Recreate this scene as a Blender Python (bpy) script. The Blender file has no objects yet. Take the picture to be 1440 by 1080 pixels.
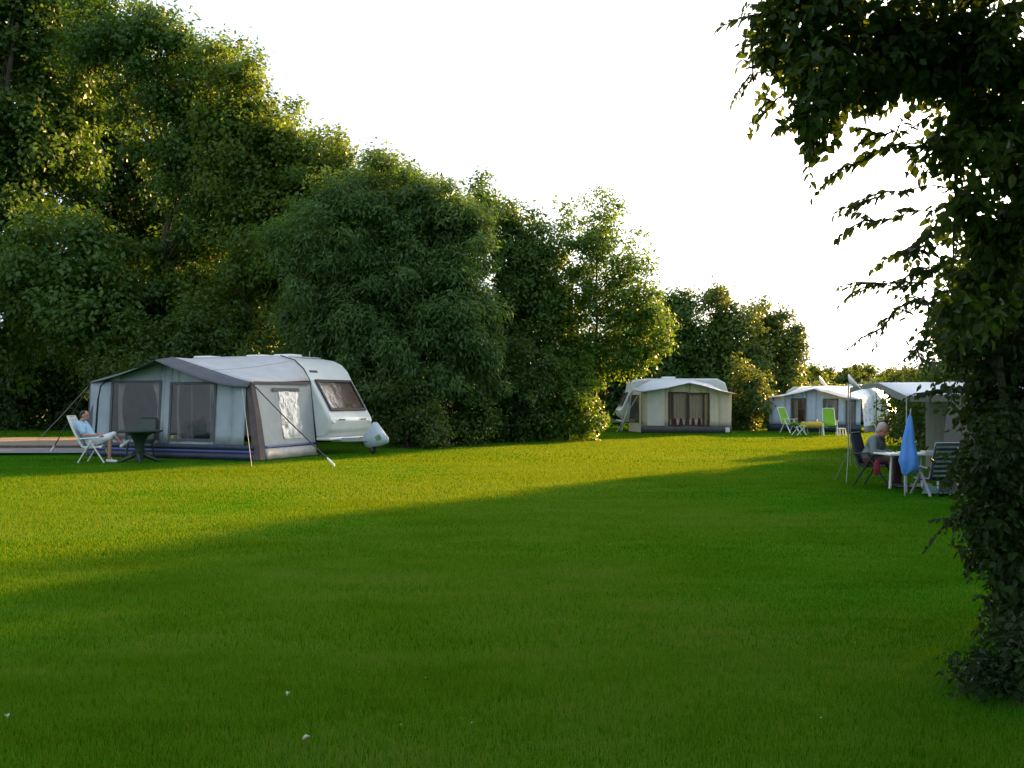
import bpy, bmesh, math, random
import numpy as np
from mathutils import Vector, Matrix

random.seed(7)
RNG = np.random.default_rng(11)
scene = bpy.context.scene
COL = scene.collection
R = math.radians

# ------------------------------------------------------------------ camera geometry
F, CX, HY, H = 1400.0, 720.0, 562.0, 1.5       # focal length, centre column, horizon row (photo pixels), eye height


def at(px, py):
    """Point of the lawn seen at a pixel."""
    y = H * F / (py - HY)
    return Vector(((px - CX) / F * y, y, 0.0))


def pt(px, py, y):
    """Point at depth y seen at a pixel."""
    return Vector(((px - CX) / F * y, y, H - (py - HY) / F * y))


SUN_AZ, SUN_EL = 39.5, 12.5
SUN = Vector((math.sin(R(SUN_AZ)) * math.cos(R(SUN_EL)), math.cos(R(SUN_AZ)) * math.cos(R(SUN_EL)), math.sin(R(SUN_EL))))

# ------------------------------------------------------------------ materials


def new_mat(name):
    m = bpy.data.materials.new(name)
    m.use_nodes = True
    nt = m.node_tree
    for n in list(nt.nodes):
        nt.nodes.remove(n)
    out = nt.nodes.new('ShaderNodeOutputMaterial')
    return m, nt, out


def N(nt, kind, **kw):
    n = nt.nodes.new(kind)
    for k, v in kw.items():
        if k in n.inputs:
            n.inputs[k].default_value = v
        else:
            setattr(n, k, v)
    return n


def noise(nt, scale, detail=4.0, rough=0.55, stretch=None, coord='Object'):
    tc = N(nt, 'ShaderNodeTexCoord')
    src = tc.outputs[coord]
    if stretch:
        mp = N(nt, 'ShaderNodeMapping')
        mp.inputs['Scale'].default_value = stretch
        nt.links.new(src, mp.inputs['Vector'])
        src = mp.outputs['Vector']
    n = N(nt, 'ShaderNodeTexNoise')
    n.inputs['Scale'].default_value = scale
    n.inputs['Detail'].default_value = detail
    n.inputs['Roughness'].default_value = rough
    nt.links.new(src, n.inputs['Vector'])
    return n.outputs['Fac']


def ramp(nt, fac, stops):
    r = N(nt, 'ShaderNodeValToRGB')
    e = r.color_ramp.elements
    while len(e) < len(stops):
        e.new(0.5)
    for i, (p, c) in enumerate(stops):
        e[i].position = p
        e[i].color = (*c, 1) if len(c) == 3 else c
    nt.links.new(fac, r.inputs['Fac'])
    return r.outputs['Color']


def simple(name, col, rough=0.6, var=0.12, scale=6.0, metal=0.0, bump=0.0, bscale=40.0, trans=0.0, spec=0.5, dirt=None):
    """Principled surface with noisy colour, optional bump and optional light passing through cloth."""
    m, nt, out = new_mat(name)
    p = N(nt, 'ShaderNodeBsdfPrincipled')
    lo = tuple(max(0, c * (1 - var)) for c in col)
    hi = tuple(min(1, c * (1 + var)) for c in col)
    c = ramp(nt, noise(nt, scale), [(0.3, lo), (0.7, hi)])
    if dirt:
        mx = N(nt, 'ShaderNodeMix', data_type='RGBA')
        f = ramp(nt, noise(nt, 2.3, 6, 0.7), [(0.48, (0, 0, 0)), (0.75, (.6, .6, .6))])
        nt.links.new(f, mx.inputs[0])
        nt.links.new(c, mx.inputs[6])
        mx.inputs[7].default_value = (*dirt, 1)
        c = mx.outputs[2]
    nt.links.new(c, p.inputs['Base Color'])
    p.inputs['Roughness'].default_value = rough
    p.inputs['Metallic'].default_value = metal
    p.inputs['Specular IOR Level'].default_value = spec
    if bump:
        b = N(nt, 'ShaderNodeBump')
        b.inputs['Strength'].default_value = bump
        b.inputs['Distance'].default_value = 0.02
        nt.links.new(noise(nt, bscale, 3), b.inputs['Height'])
        nt.links.new(b.outputs['Normal'], p.inputs['Normal'])
    if trans:
        t = N(nt, 'ShaderNodeBsdfTranslucent')
        nt.links.new(c, t.inputs['Color'])
        mx = N(nt, 'ShaderNodeMixShader')
        mx.inputs[0].default_value = trans
        nt.links.new(p.outputs[0], mx.inputs[1])
        nt.links.new(t.outputs[0], mx.inputs[2])
        nt.links.new(mx.outputs[0], out.inputs['Surface'])
    else:
        nt.links.new(p.outputs[0], out.inputs['Surface'])
    return m


def plastic_window(name, tint=(0.75, 0.75, 0.72), gloss=0.22, rough=0.06, milky=0.0, crumple=0.25):
    """Clear vinyl: lets you see in, reflects the sky, slightly crumpled."""
    m, nt, out = new_mat(name)
    t = N(nt, 'ShaderNodeBsdfTransparent')
    t.inputs['Color'].default_value = (*tint, 1)
    g = N(nt, 'ShaderNodeBsdfGlossy')
    g.inputs['Roughness'].default_value = rough
    g.inputs['Color'].default_value = (.9, .9, .9, 1)
    b = N(nt, 'ShaderNodeBump')
    b.inputs['Strength'].default_value = crumple
    b.inputs['Distance'].default_value = 0.06
    nt.links.new(noise(nt, 3.5, 4, .6, (1.5, 1.5, .7)), b.inputs['Height'])
    nt.links.new(b.outputs['Normal'], g.inputs['Normal'])
    mx = N(nt, 'ShaderNodeMixShader')
    mx.inputs[0].default_value = gloss
    nt.links.new(t.outputs[0], mx.inputs[1])
    nt.links.new(g.outputs[0], mx.inputs[2])
    last = mx
    if milky:
        d = N(nt, 'ShaderNodeBsdfDiffuse')
        d.inputs['Color'].default_value = (.62, .6, .57, 1)
        nt.links.new(b.outputs['Normal'], d.inputs['Normal'])
        m2 = N(nt, 'ShaderNodeMixShader')
        m2.inputs[0].default_value = milky
        nt.links.new(mx.outputs[0], m2.inputs[1])
        nt.links.new(d.outputs[0], m2.inputs[2])
        last = m2
    nt.links.new(last.outputs[0], out.inputs['Surface'])
    return m


def leaf_mat(name, dark, light, glow, trans=0.4, rough=0.45, clump=0.7, spec=0.35):
    """Leaf: two greens mixed leaf by leaf and clump by clump, with light coming through the blade."""
    m, nt, out = new_mat(name)
    p = N(nt, 'ShaderNodeBsdfPrincipled')
    geo = N(nt, 'ShaderNodeNewGeometry')
    add = N(nt, 'ShaderNodeMath', operation='MULTIPLY_ADD')
    add.inputs[1].default_value = 0.32
    nt.links.new(geo.outputs['Random Per Island'], add.inputs[0])
    sc = N(nt, 'ShaderNodeMath', operation='MULTIPLY_ADD')
    sc.inputs[1].default_value = 1.1
    sc.inputs[2].default_value = -0.21
    nt.links.new(noise(nt, clump, 3), sc.inputs[0])
    nt.links.new(sc.outputs[0], add.inputs[2])
    c = ramp(nt, add.outputs[0], [(0.15, dark), (0.85, light)])
    nt.links.new(c, p.inputs['Base Color'])
    p.inputs['Roughness'].default_value = rough
    p.inputs['Specular IOR Level'].default_value = spec
    t = N(nt, 'ShaderNodeBsdfTranslucent')
    t.inputs['Color'].default_value = (*glow, 1)
    mx = N(nt, 'ShaderNodeMixShader')
    mx.inputs[0].default_value = trans
    nt.links.new(p.outputs[0], mx.inputs[1])
    nt.links.new(t.outputs[0], mx.inputs[2])
    nt.links.new(mx.outputs[0], out.inputs['Surface'])
    return m


def lawn_mat(name, blades):
    m, nt, out = new_mat(name)
    p = N(nt, 'ShaderNodeBsdfDiffuse')
    big = noise(nt, 0.22, 4, .6, (0.6, 1.0, 1.0))
    fine = noise(nt, 1.6, 6, .7, (0.5, 1.0, 1.0))
    a = N(nt, 'ShaderNodeMath', operation='MULTIPLY_ADD')
    a.inputs[1].default_value = 0.5
    nt.links.new(fine, a.inputs[0])
    b = N(nt, 'ShaderNodeMath', operation='MULTIPLY')
    b.inputs[1].default_value = 0.5
    nt.links.new(big, b.inputs[0])
    nt.links.new(b.outputs[0], a.inputs[2])
    if blades:
        sp = N(nt, 'ShaderNodeMath', operation='MULTIPLY_ADD')
        sp.inputs[1].default_value = .30
        nt.links.new(noise(nt, 9.0, 5, .75), sp.inputs[0])
        sh = N(nt, 'ShaderNodeMath', operation='ADD')
        sh.inputs[1].default_value = -.15
        nt.links.new(a.outputs[0], sh.inputs[0])
        nt.links.new(sh.outputs[0], sp.inputs[2])
        a = sp
        geo = N(nt, 'ShaderNodeNewGeometry')
        a2 = N(nt, 'ShaderNodeMath', operation='MULTIPLY_ADD')
        a2.inputs[1].default_value = 0.22
        nt.links.new(geo.outputs['Random Per Island'], a2.inputs[0])
        sub = N(nt, 'ShaderNodeMath', operation='ADD')
        sub.inputs[1].default_value = -0.11
        nt.links.new(a.outputs[0], sub.inputs[0])
        nt.links.new(sub.outputs[0], a2.inputs[2])
        gn = N(nt, 'ShaderNodeMath', operation='MULTIPLY_ADD')
        gn.inputs[1].default_value = 2.7
        gn.inputs[2].default_value = -.84
        nt.links.new(a2.outputs[0], gn.inputs[0])
        fac = gn.outputs[0]
        stops = [(0.15, (.007, .100, .002)), (0.42, (.016, .212, .005)), (0.64, (.046, .265, .012)), (0.9, (.190, .225, .055))]
    else:
        fac = a.outputs[0]
        stops = [(0.3, (.007, .062, .002)), (0.5, (.014, .125, .003)), (0.7, (.040, .130, .006))]
    c = ramp(nt, fac, stops)
    nt.links.new(c, p.inputs['Color'])
    if blades:
        t = N(nt, 'ShaderNodeBsdfTranslucent')
        t.inputs['Color'].default_value = (.165, .220, .010, 1)
        mx = N(nt, 'ShaderNodeMixShader')
        mx.inputs[0].default_value = 0.42
        nt.links.new(p.outputs[0], mx.inputs[1])
        nt.links.new(t.outputs[0], mx.inputs[2])
        nt.links.new(mx.outputs[0], out.inputs['Surface'])
    else:
        bm = N(nt, 'ShaderNodeBump')
        bm.inputs['Strength'].default_value = 0.9
        bm.inputs['Distance'].default_value = 0.05
        nt.links.new(noise(nt, 14, 6, .75), bm.inputs['Height'])
        nt.links.new(bm.outputs['Normal'], p.inputs['Normal'])
        nt.links.new(p.outputs[0], out.inputs['Surface'])
    return m


M = {}
M['ground'] = lawn_mat('lawn_ground', False)
M['blades'] = lawn_mat('grass_blades', True)
M['path'] = simple('gravel_path', (.26, .21, .16), .95, .25, 9, bump=.5, bscale=60)
M['pave'] = simple('paving', (.19, .185, .18), .9, .2, 5, bump=.3, bscale=30)
M['kerb'] = simple('kerb_stone_shaded', (.10, .08, .07), .9, .3, 8)  # coloured dark to stand for the shadow along the kerb
M['field'] = simple('field', (.16, .19, .05), .95, .3, .12)
M['bark'] = simple('bark', (.055, .042, .03), .9, .4, 5, bump=.8, bscale=18)
M['slate_cloth'] = simple('slate_cloth', (.35, .40, .44), .8, .10, 3, bump=.15, bscale=5, trans=.06, dirt=(.29, .33, .36))
M['roof_cloth'] = simple('roof_cloth', (.50, .51, .53), .55, .08, 2.5, bump=.12, bscale=4, trans=.05, dirt=(.40, .41, .42))
M['dark_cloth'] = simple('dark_cloth', (.085, .09, .105), .75, .15, 4)
M['brown_cloth'] = simple('brown_cloth', (.10, .075, .075), .8, .2, 4)
M['navy_cloth'] = simple('navy_cloth', (.022, .03, .06), .55, .25, 5, bump=.3, bscale=6)
M['blue_stripe'] = simple('blue_stripe', (.04, .06, .19), .5, .2, 6)
M['side_cloth'] = simple('side_cloth', (.42, .43, .43), .75, .08, 3, bump=.15, bscale=5, trans=.10)
M['skirt_light'] = simple('skirt_light', (.46, .43, .40), .5, .14, 6, bump=.6, bscale=7, trans=.08)
M['vinyl'] = plastic_window('vinyl', (.55, .56, .54), .06, .05, .0, .2)
M['vinyl_clear'] = plastic_window('vinyl_clear', (.92, .92, .9), .05, .05, .0, .15)
M['vinyl_milky'] = plastic_window('vinyl_milky', (.7, .7, .68), .3, .12, .5, .9)
M['curtain'] = simple('curtain', (.74, .69, .63), .9, .10, 5, trans=.2)
M['curtain_beige'] = simple('curtain_beige', (.62, .50, .41), .9, .16, 30, trans=.4)
M['curtain_red'] = simple('curtain_red', (.13, .022, .022), .9, .2, 20)
M['sunlit_gold_beige'] = simple('sunlit_gold_beige', (.70, .55, .30), .9, .1, 5, trans=.4)  # gold stands for sunlight on the cream awning's curtain, beige on the ledge
M['caravan'] = simple('caravan_paint', (.66, .68, .66), .28, .04, 3, spec=.5, dirt=(.55, .57, .53))
M['caravan_low'] = simple('caravan_lower_panel', (.55, .57, .52), .35, .06, 4)
M['trim_white'] = simple('white_trim', (.78, .78, .76), .4, .04, 4)
M['trim_black'] = simple('black_rubber', (.025, .025, .028), .6, .2, 6)
M['steel'] = simple('galvanised_steel', (.36, .37, .38), .45, .12, 20, metal=.8)
M['chrome'] = simple('pole_metal', (.5, .5, .5), .35, .1, 15, metal=.9)
M['glass_smoke'] = plastic_window('smoked_acrylic', (.74, .68, .66), .20, .06, .0, .12)
M['white_plastic'] = simple('white_plastic', (.74, .75, .74), .4, .04, 5)
M['grey_plastic'] = simple('grey_plastic', (.34, .35, .35), .5, .08, 6)
M['green_plastic'] = simple('dark_green_plastic', (.018, .035, .028), .4, .15, 5)
M['lime'] = simple('lime_fabric', (.20, .44, .02), .7, .08, 9, trans=.15)
M['yellow'] = simple('yellow_cloth', (.52, .38, .03), .7, .1, 8)
M['cream_cloth'] = simple('cream_cloth', (.82, .72, .57), .8, .06, 3, bump=.15, bscale=5, trans=.3, dirt=(.74, .65, .52))
M['cream_light'] = simple('cream_light_panel', (.76, .74, .69), .75, .05, 3, trans=.2)
M['pale_roof'] = simple('pale_roof', (.72, .76, .82), .5, .05, 3, bump=.1, bscale=4, trans=.22)
M['brown_frame'] = simple('brown_frame', (.045, .022, .016), .6, .2, 8)
M['grey_skirt'] = simple('grey_skirt', (.07, .072, .08), .7, .2, 7)
M['tent_roof'] = simple('tent_roof', (.60, .65, .71), .6, .06, 3, bump=.1, bscale=4, trans=.12)
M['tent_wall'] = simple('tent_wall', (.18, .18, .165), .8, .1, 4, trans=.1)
M['parasol'] = simple('blue_parasol', (.14, .40, .97), .7, .1, 8, trans=.3)
M['chair_navy'] = simple('navy_sling', (.025, .032, .055), .7, .2, 10)
M['chair_stripe'] = simple('green_stripe', (.17, .24, .21), .7, .2, 10)
M['mat_teal'] = simple('teal_groundsheet', (.10, .30, .28), .8, .15, 7)
M['mat_beige'] = simple('beige_groundsheet', (.24, .23, .17), .85, .15, 9)
M['skin'] = simple('skin', (.42, .22, .15), .5, .08, 12)
M['skin_red'] = simple('skin_ruddy', (.40, .17, .13), .5, .1, 12)
M['hair_dark'] = simple('dark_hair', (.018, .013, .012), .6, .3, 60)
M['hair_grey'] = simple('grey_hair', (.42, .38, .34), .7, .2, 60)
M['shirt_blue'] = simple('light_blue_shirt', (.36, .57, .74), .85, .06, 9)
M['shorts'] = simple('pale_shorts', (.62, .64, .68), .85, .06, 9)
M['shoe_white'] = simple('white_shoe', (.65, .65, .65), .6, .05, 9)
M['shirt_grey'] = simple('grey_green_shirt', (.17, .21, .20), .85, .12, 14)
M['trousers'] = simple('maroon_trousers', (.10, .045, .05), .85, .15, 12)
M['red_cloth'] = simple('red_cloth', (.19, .012, .025), .8, .15, 9)
M['eye'] = simple('eye', (.03, .02, .015), .2, .1, 5)
M['petal'] = simple('pale_leaf', (.40, .38, .28), .7, .1, 40)

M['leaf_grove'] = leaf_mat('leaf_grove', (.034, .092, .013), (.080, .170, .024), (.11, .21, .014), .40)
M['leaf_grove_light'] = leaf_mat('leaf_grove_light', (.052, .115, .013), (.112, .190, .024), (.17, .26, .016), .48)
M['leaf_willow'] = leaf_mat('leaf_willow', (.046, .118, .028), (.110, .195, .056), (.11, .21, .02), .44, .45, 0.8, .25)
M['leaf_ash'] = leaf_mat('leaf_ash', (.048, .120, .013), (.098, .190, .022), (.14, .25, .014), .48)
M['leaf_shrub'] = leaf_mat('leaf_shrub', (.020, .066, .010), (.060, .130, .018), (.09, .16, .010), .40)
M['leaf_far'] = leaf_mat('leaf_far', (.044, .100, .016), (.100, .165, .026), (.16, .21, .016), .42)
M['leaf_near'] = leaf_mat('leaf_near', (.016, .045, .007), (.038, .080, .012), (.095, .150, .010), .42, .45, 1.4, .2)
M['leaf_shaded'] = leaf_mat('leaf_shaded', (.009, .028, .005), (.024, .054, .009), (.05, .085, .007), .34, .45, 1.4, .15)  # darker copy of the near leaf; the shrub's enclosed shade is in its colour
M['leaf_bramble'] = leaf_mat('leaf_bramble', (.009, .027, .006), (.030, .060, .016), (.03, .06, .008), .3, .5, 3.0, .15)  # bramble leaves darkened too, shade of the corner put into the colour
M['leaf_hedge'] = leaf_mat('leaf_hedge', (.020, .056, .008), (.058, .110, .014), (.11, .16, .008), .40)

# ------------------------------------------------------------------ mesh helpers


class MB:
    def __init__(self):
        self.v, self.f = [], []

    def add(self, vs, fs):
        o = len(self.v)
        self.v += [tuple(p) for p in vs]
        self.f += [tuple(o + i for i in f) for f in fs]
        return self

    def box(self, c, s, rot=None):
        hx, hy, hz = s[0] / 2, s[1] / 2, s[2] / 2
        vs = [Vector((x, y, z)) for x in (-hx, hx) for y in (-hy, hy) for z in (-hz, hz)]
        if rot is not None:
            vs = [rot @ p for p in vs]
        c = Vector(c)
        return self.add([p + c for p in vs], [(0, 1, 3, 2), (4, 6, 7, 5), (0, 4, 5, 1), (2, 3, 7, 6), (0, 2, 6, 4), (1, 5, 7, 3)])

    def bar(self, a, b, w, t, up=(0, 0, 1)):
        """Rectangular bar from a to b, w wide sideways and t thick."""
        a, b = Vector(a), Vector(b)
        d = (b - a).normalized()
        s = d.cross(Vector(up))
        if s.length < 1e-4:
            s = d.cross(Vector((1, 0, 0)))
        s.normalize()
        n = s.cross(d)
        vs = [p + s * (i * w / 2) + n * (j * t / 2) for p in (a, b) for i, j in ((-1, -1), (1, -1), (1, 1), (-1, 1))]
        return self.add(vs, [(0, 1, 2, 3), (7, 6, 5, 4), (0, 4, 5, 1), (1, 5, 6, 2), (2, 6, 7, 3), (3, 7, 4, 0)])

    def tube(self, pts, radii, n=8, caps=True):
        pts = [Vector(p) for p in pts]
        if not hasattr(radii, '__len__'):
            radii = [radii] * len(pts)
        vs, fs = [], []
        ref = Vector((.31, .17, .93)).normalized()
        for i, p in enumerate(pts):
            d = (pts[min(i + 1, len(pts) - 1)] - pts[max(i - 1, 0)]).normalized()
            s = d.cross(ref)
            if s.length < .05:
                s = d.cross(Vector((1, 0, 0)))
            s.normalize()
            q = d.cross(s)
            for k in range(n):
                a = 2 * math.pi * k / n
                vs.append(p + (s * math.cos(a) + q * math.sin(a)) * radii[i])
        for i in range(len(pts) - 1):
            for k in range(n):
                fs.append((i * n + k, i * n + (k + 1) % n, (i + 1) * n + (k + 1) % n, (i + 1) * n + k))
        if caps:
            fs.append(tuple(range(n))[::-1])
            fs.append(tuple((len(pts) - 1) * n + k for k in range(n)))
        return self.add(vs, fs)

    def lathe(self, prof, c=(0, 0, 0), n=24):
        vs, fs = [], []
        for r, z in prof:
            for k in range(n):
                a = 2 * math.pi * k / n
                vs.append((c[0] + r * math.cos(a), c[1] + r * math.sin(a), c[2] + z))
        for i in range(len(prof) - 1):
            for k in range(n):
                fs.append((i * n + k, i * n + (k + 1) % n, (i + 1) * n + (k + 1) % n, (i + 1) * n + k))
        fs.append(tuple(range(n))[::-1])
        fs.append(tuple((len(prof) - 1) * n + k for k in range(n)))
        return self.add(vs, fs)

    def prism(self, poly, a, b, axis='y'):
        """Polygon in the plane square to axis, pushed from a to b along it."""
        n = len(poly)

        def mk(p, t):
            return {'y': (p[0], t, p[1]), 'x': (t, p[0], p[1]), 'z': (p[0], p[1], t)}[axis]
        vs = [mk(p, a) for p in poly] + [mk(p, b) for p in poly]
        fs = [tuple(range(n))[::-1], tuple(range(n, 2 * n))]
        fs += [(i, (i + 1) % n, n + (i + 1) % n, n + i) for i in range(n)]
        return self.add(vs, fs)

    def grid(self, rows):
        """Sheet through rows of points."""
        n = len(rows[0])
        vs = [p for r in rows for p in r]
        fs = [(i * n + k, i * n + k + 1, (i + 1) * n + k + 1, (i + 1) * n + k) for i in range(len(rows) - 1) for k in range(n - 1)]
        return self.add(vs, fs)

    def poly(self, pts):
        return self.add(pts, [tuple(range(len(pts)))])

    def build(self, name, mat, parent=None, smooth=False, solid=0.0, bevel=0.0, seg=2):
        me = bpy.data.meshes.new(name)
        me.from_pydata([tuple(p) for p in self.v], [], self.f)
        bm = bmesh.new()
        bm.from_mesh(me)
        bmesh.ops.recalc_face_normals(bm, faces=bm.faces[:])
        bm.to_mesh(me)
        bm.free()
        me.materials.append(mat)
        o = bpy.data.objects.new(name, me)
        COL.objects.link(o)
        if parent is not None:
            o.parent = parent
        if solid:
            s = o.modifiers.new('solid', 'SOLIDIFY')
            s.thickness = solid
            s.offset = 0
        if bevel:
            b = o.modifiers.new('bevel', 'BEVEL')
            b.width = bevel
            b.segments = seg
            b.limit_method = 'ANGLE'
            b.angle_limit = R(35)
        if smooth:
            me.shade_smooth()
            if smooth == 'auto':
                me.set_sharp_from_angle(angle=R(40))
        return o


def tag(o, label=None, cat=None, group=None, kind=None):
    if label:
        o['label'] = label
    if cat:
        o['category'] = cat
    if group:
        o['group'] = group
    if kind:
        o['kind'] = kind
    return o


def thing(name, label, cat, loc=(0, 0, 0), rotz=0.0, group=None):
    o = bpy.data.objects.new(name, None)
    o.empty_display_size = .2
    COL.objects.link(o)
    o.location = loc
    o.rotation_euler = (0, 0, rotz)
    return tag(o, label, cat, group)


def dup(root, loc, rotz, label, group=None):
    r = root.copy()
    COL.objects.link(r)
    r.location = loc
    r.rotation_euler = (0, 0, rotz)
    r['label'] = label
    if group:
        r['group'] = group
    for ch in [o for o in bpy.data.objects if o.parent is root]:
        c = ch.copy()
        COL.objects.link(c)
        c.parent = r
        for g in [o for o in bpy.data.objects if o.parent is ch]:
            d = g.copy()
            COL.objects.link(d)
            d.parent = c
    return r


def np_mesh(name, verts, k, mat, parent=None, faces=None):
    """Many small separate polygons of k corners each, or faces by index."""
    me = bpy.data.meshes.new(name)
    verts = np.ascontiguousarray(verts, dtype=np.float32).reshape(-1, 3)
    nv = len(verts)
    me.vertices.add(nv)
    me.vertices.foreach_set('co', verts.ravel())
    if faces is None:
        idx = np.arange(nv, dtype=np.int32)
        nf = nv // k
    else:
        idx = np.ascontiguousarray(faces, dtype=np.int32).ravel()
        nf = len(idx) // k
    me.loops.add(len(idx))
    me.loops.foreach_set('vertex_index', idx)
    me.polygons.add(nf)
    me.polygons.foreach_set('loop_start', np.arange(nf, dtype=np.int32) * k)
    me.update(calc_edges=True)
    me.materials.append(mat)
    o = bpy.data.objects.new(name, me)
    COL.objects.link(o)
    if parent is not None:
        o.parent = parent
    return o


def unit(a):
    return a / np.maximum(np.linalg.norm(a, axis=-1, keepdims=True), 1e-9)


def leaves_np(pos, axis, normal, L, W, fold=0.18):
    """Folded rhombic leaves: quads (base, left, tip, right)."""
    axis = unit(axis)
    side = unit(np.cross(axis, normal))
    nor = np.cross(side, axis)
    L = L[:, None]
    W = W[:, None]
    mid = pos + axis * L * 0.42
    a = pos
    b = mid + side * W * .5 + nor * W * fold
    c = pos + axis * L - nor * L * .10
    d = mid - side * W * .5 + nor * W * fold
    return np.stack([a, b, c, d], axis=1)


def ovate_np(pos, axis, normal, L, W):
    """Larger leaves for near branches: six corners in two halves folded along the midrib, shared midrib."""
    axis = unit(axis)
    side = unit(np.cross(axis, normal))
    nor = np.cross(side, axis)
    L = L[:, None]
    W = W[:, None]
    a = pos
    tip = pos + axis * L - nor * L * .14
    l1 = pos + axis * L * .28 + side * W * .47 + nor * W * .16
    l2 = pos + axis * L * .66 + side * W * .36 + nor * W * .06
    r1 = pos + axis * L * .28 - side * W * .47 + nor * W * .16
    r2 = pos + axis * L * .66 - side * W * .36 + nor * W * .06
    v = np.stack([a, l1, l2, tip, r2, r1], axis=1)
    n = len(pos)
    base = (np.arange(n) * 6)[:, None, None]
    f = np.array([[0, 1, 2, 3], [0, 3, 4, 5]])[None] + base
    return v.reshape(-1, 3), f.reshape(-1, 4)


def crown_leaves(lobes, leaf, clump_r, per_m2, droop=0.0, inner=.35, ragged=.25, up=.45):
    """lobes: (centre, radii, density). Leaves gathered in clumps through the outer half of each lobe."""
    P, A, Nn, centres = [], [], [], []
    for c, r, dens in lobes:
        c = np.array(c)
        r = np.array(r)
        p = 1.6
        area = 4 * math.pi * (((r[0] * r[1]) ** p + (r[0] * r[2]) ** p + (r[1] * r[2]) ** p) / 3) ** (1 / p)
        total = int(area * per_m2 * dens)
        nc = max(6, int(area / (clump_r * clump_r * 1.9)))
        d = unit(RNG.normal(size=(nc, 3)))
        lump = 1 + ragged * np.sin(d[:, 0] * 5.1 + c[0] * 3) * np.cos(d[:, 2] * 4.3 + c[1] * 2) + ragged * .5 * RNG.normal(size=nc)
        f = np.where(RNG.random(nc) < inner, RNG.uniform(.25, .75, nc), RNG.uniform(.8, 1.0, nc)) * lump
        cc = c + d * r * f[:, None]
        centres.append(cc)
        w = RNG.uniform(.35, 1.5, nc)
        m = RNG.multinomial(total, w / w.sum())
        k = np.repeat(np.arange(nc), m)
        cr = clump_r * RNG.uniform(.6, 1.35, nc)
        off = unit(RNG.normal(size=(total, 3))) * (RNG.random(total) ** .45)[:, None] * np.array([1.0, 1.0, .72])
        off = np.where((RNG.random(total) < .18)[:, None], off * 1.45, off)
        pos = cc[k] + off * cr[k][:, None]
        out = d[k]
        nor = unit(off * .75 + out * .3 + np.array([0, 0, up * .8]) + RNG.normal(size=(total, 3)) * .32)
        ax = unit(np.cross(nor, RNG.normal(size=(total, 3))) + off * .5 + out * .35)
        ax = ax + np.array([0, 0, -1]) * (droop + .25 * RNG.random(total))[:, None]
        keep = pos[:, 2] > .03
        P.append(pos[keep])
        A.append(ax[keep])
        Nn.append(nor[keep])
    P, A, Nn = np.concatenate(P), np.concatenate(A), np.concatenate(Nn)
    n = len(P)
    s = RNG.uniform(.65, 1.25, n)
    return P, A, Nn, leaf[0] * s, leaf[1] * s * RNG.uniform(.8, 1.2, n), np.concatenate(centres)


def limbs(mb, base, top, r0, centres, nl, rng, sway=.15):
    base, top = Vector(base), Vector(top)
    n = 9
    pts, rad = [], []
    for i in range(n):
        t = i / (n - 1)
        p = base.lerp(top, t)
        if 0 < i:
            p += Vector((rng.uniform(-1, 1), rng.uniform(-1, 1), 0)) * sway * (.3 + t)
        pts.append(p)
        rad.append(r0 * (1.35 if i == 0 else 1) * (1 - .85 * t) + .01)
    mb.tube(pts, rad, 9)
    ids = rng.sample(range(len(centres)), min(nl, len(centres)))
    for i in ids:
        e = Vector(centres[i])
        h = max(.12, min(.92, (e.z - base.z) / max(.1, top.z - base.z) - rng.uniform(.1, .3)))
        k = h * (n - 1)
        j = int(k)
        s = pts[j].lerp(pts[min(j + 1, n - 1)], k - j)
        mid = s.lerp(e, .5) + Vector((rng.uniform(-.2, .2), rng.uniform(-.2, .2), rng.uniform(.0, .35))) * min(1, (e - s).length / 3)
        rr = max(.012, r0 * .38 * (1 - h * .6))
        mb.tube([s, s.lerp(mid, .5) + Vector((0, 0, .05)), mid, mid.lerp(e, .5), e], [rr, rr * .8, rr * .6, rr * .4, rr * .15], 5)


def tree(name, label, cat, foot, lobes, mat, leaf=(.15, .085), clump=.55, per_m2=220, droop=0.0, trunk_r=.2, nl=26, inner=.35,
         ragged=.25, group=None, top=None, stems=1, up=.45):
    """lobes in world units: (centre, radii, density)."""
    foot = Vector(foot)
    root = thing(name, label, cat, foot, 0, group)
    rng = random.Random(hash((round(foot.x, 2), round(foot.y, 2))) & 0xffff)
    loc = [((c[0] - foot.x, c[1] - foot.y, c[2] - foot.z), r, d) for c, r, d in lobes]
    P, A, Nn, L, W, cen = crown_leaves(loc, leaf, clump, per_m2, droop, inner, ragged, up)
    np_mesh('crown', leaves_np(P, A, Nn, L, W), 4, mat, root)
    mb = MB()
    zt = top or sorted(c[2] + r[2] * .3 for c, r, d in loc)[int(len(loc) * .7)]
    cx = sum(c[0] for c, r, d in loc) / len(loc)
    cy = sum(c[1] for c, r, d in loc) / len(loc)
    for s in range(stems):
        b = (0, 0, -.1) if stems == 1 else (rng.uniform(-.4, .4), rng.uniform(-.3, .3), -.1)
        t = (cx, cy, zt) if stems == 1 else (cx + rng.uniform(-1, 1), cy + rng.uniform(-.6, .6), zt * rng.uniform(.6, 1))
        limbs(mb, b, t, trunk_r, cen, nl // stems, rng, .12 if stems == 1 else .2)
    mb.build('trunk' if stems == 1 else 'stems', M['bark'], root, smooth=True)
    return root


def lobes_px(Y, items, depth=.9):
    """(px, py, rpx, rpy[, dY, density]) -> world lobes round the tree standing at depth Y."""
    out = []
    for it in items:
        px, py, rx, ry = it[:4]
        dy = it[4] if len(it) > 4 else 0
        de = it[5] if len(it) > 5 else 1
        y = Y + dy
        r = (rx * y / F, max(.3, (rx + ry) / 2 * y / F * depth), ry * y / F)
        out.append((tuple(pt(px, py, y)), r, de))
    return out


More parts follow.
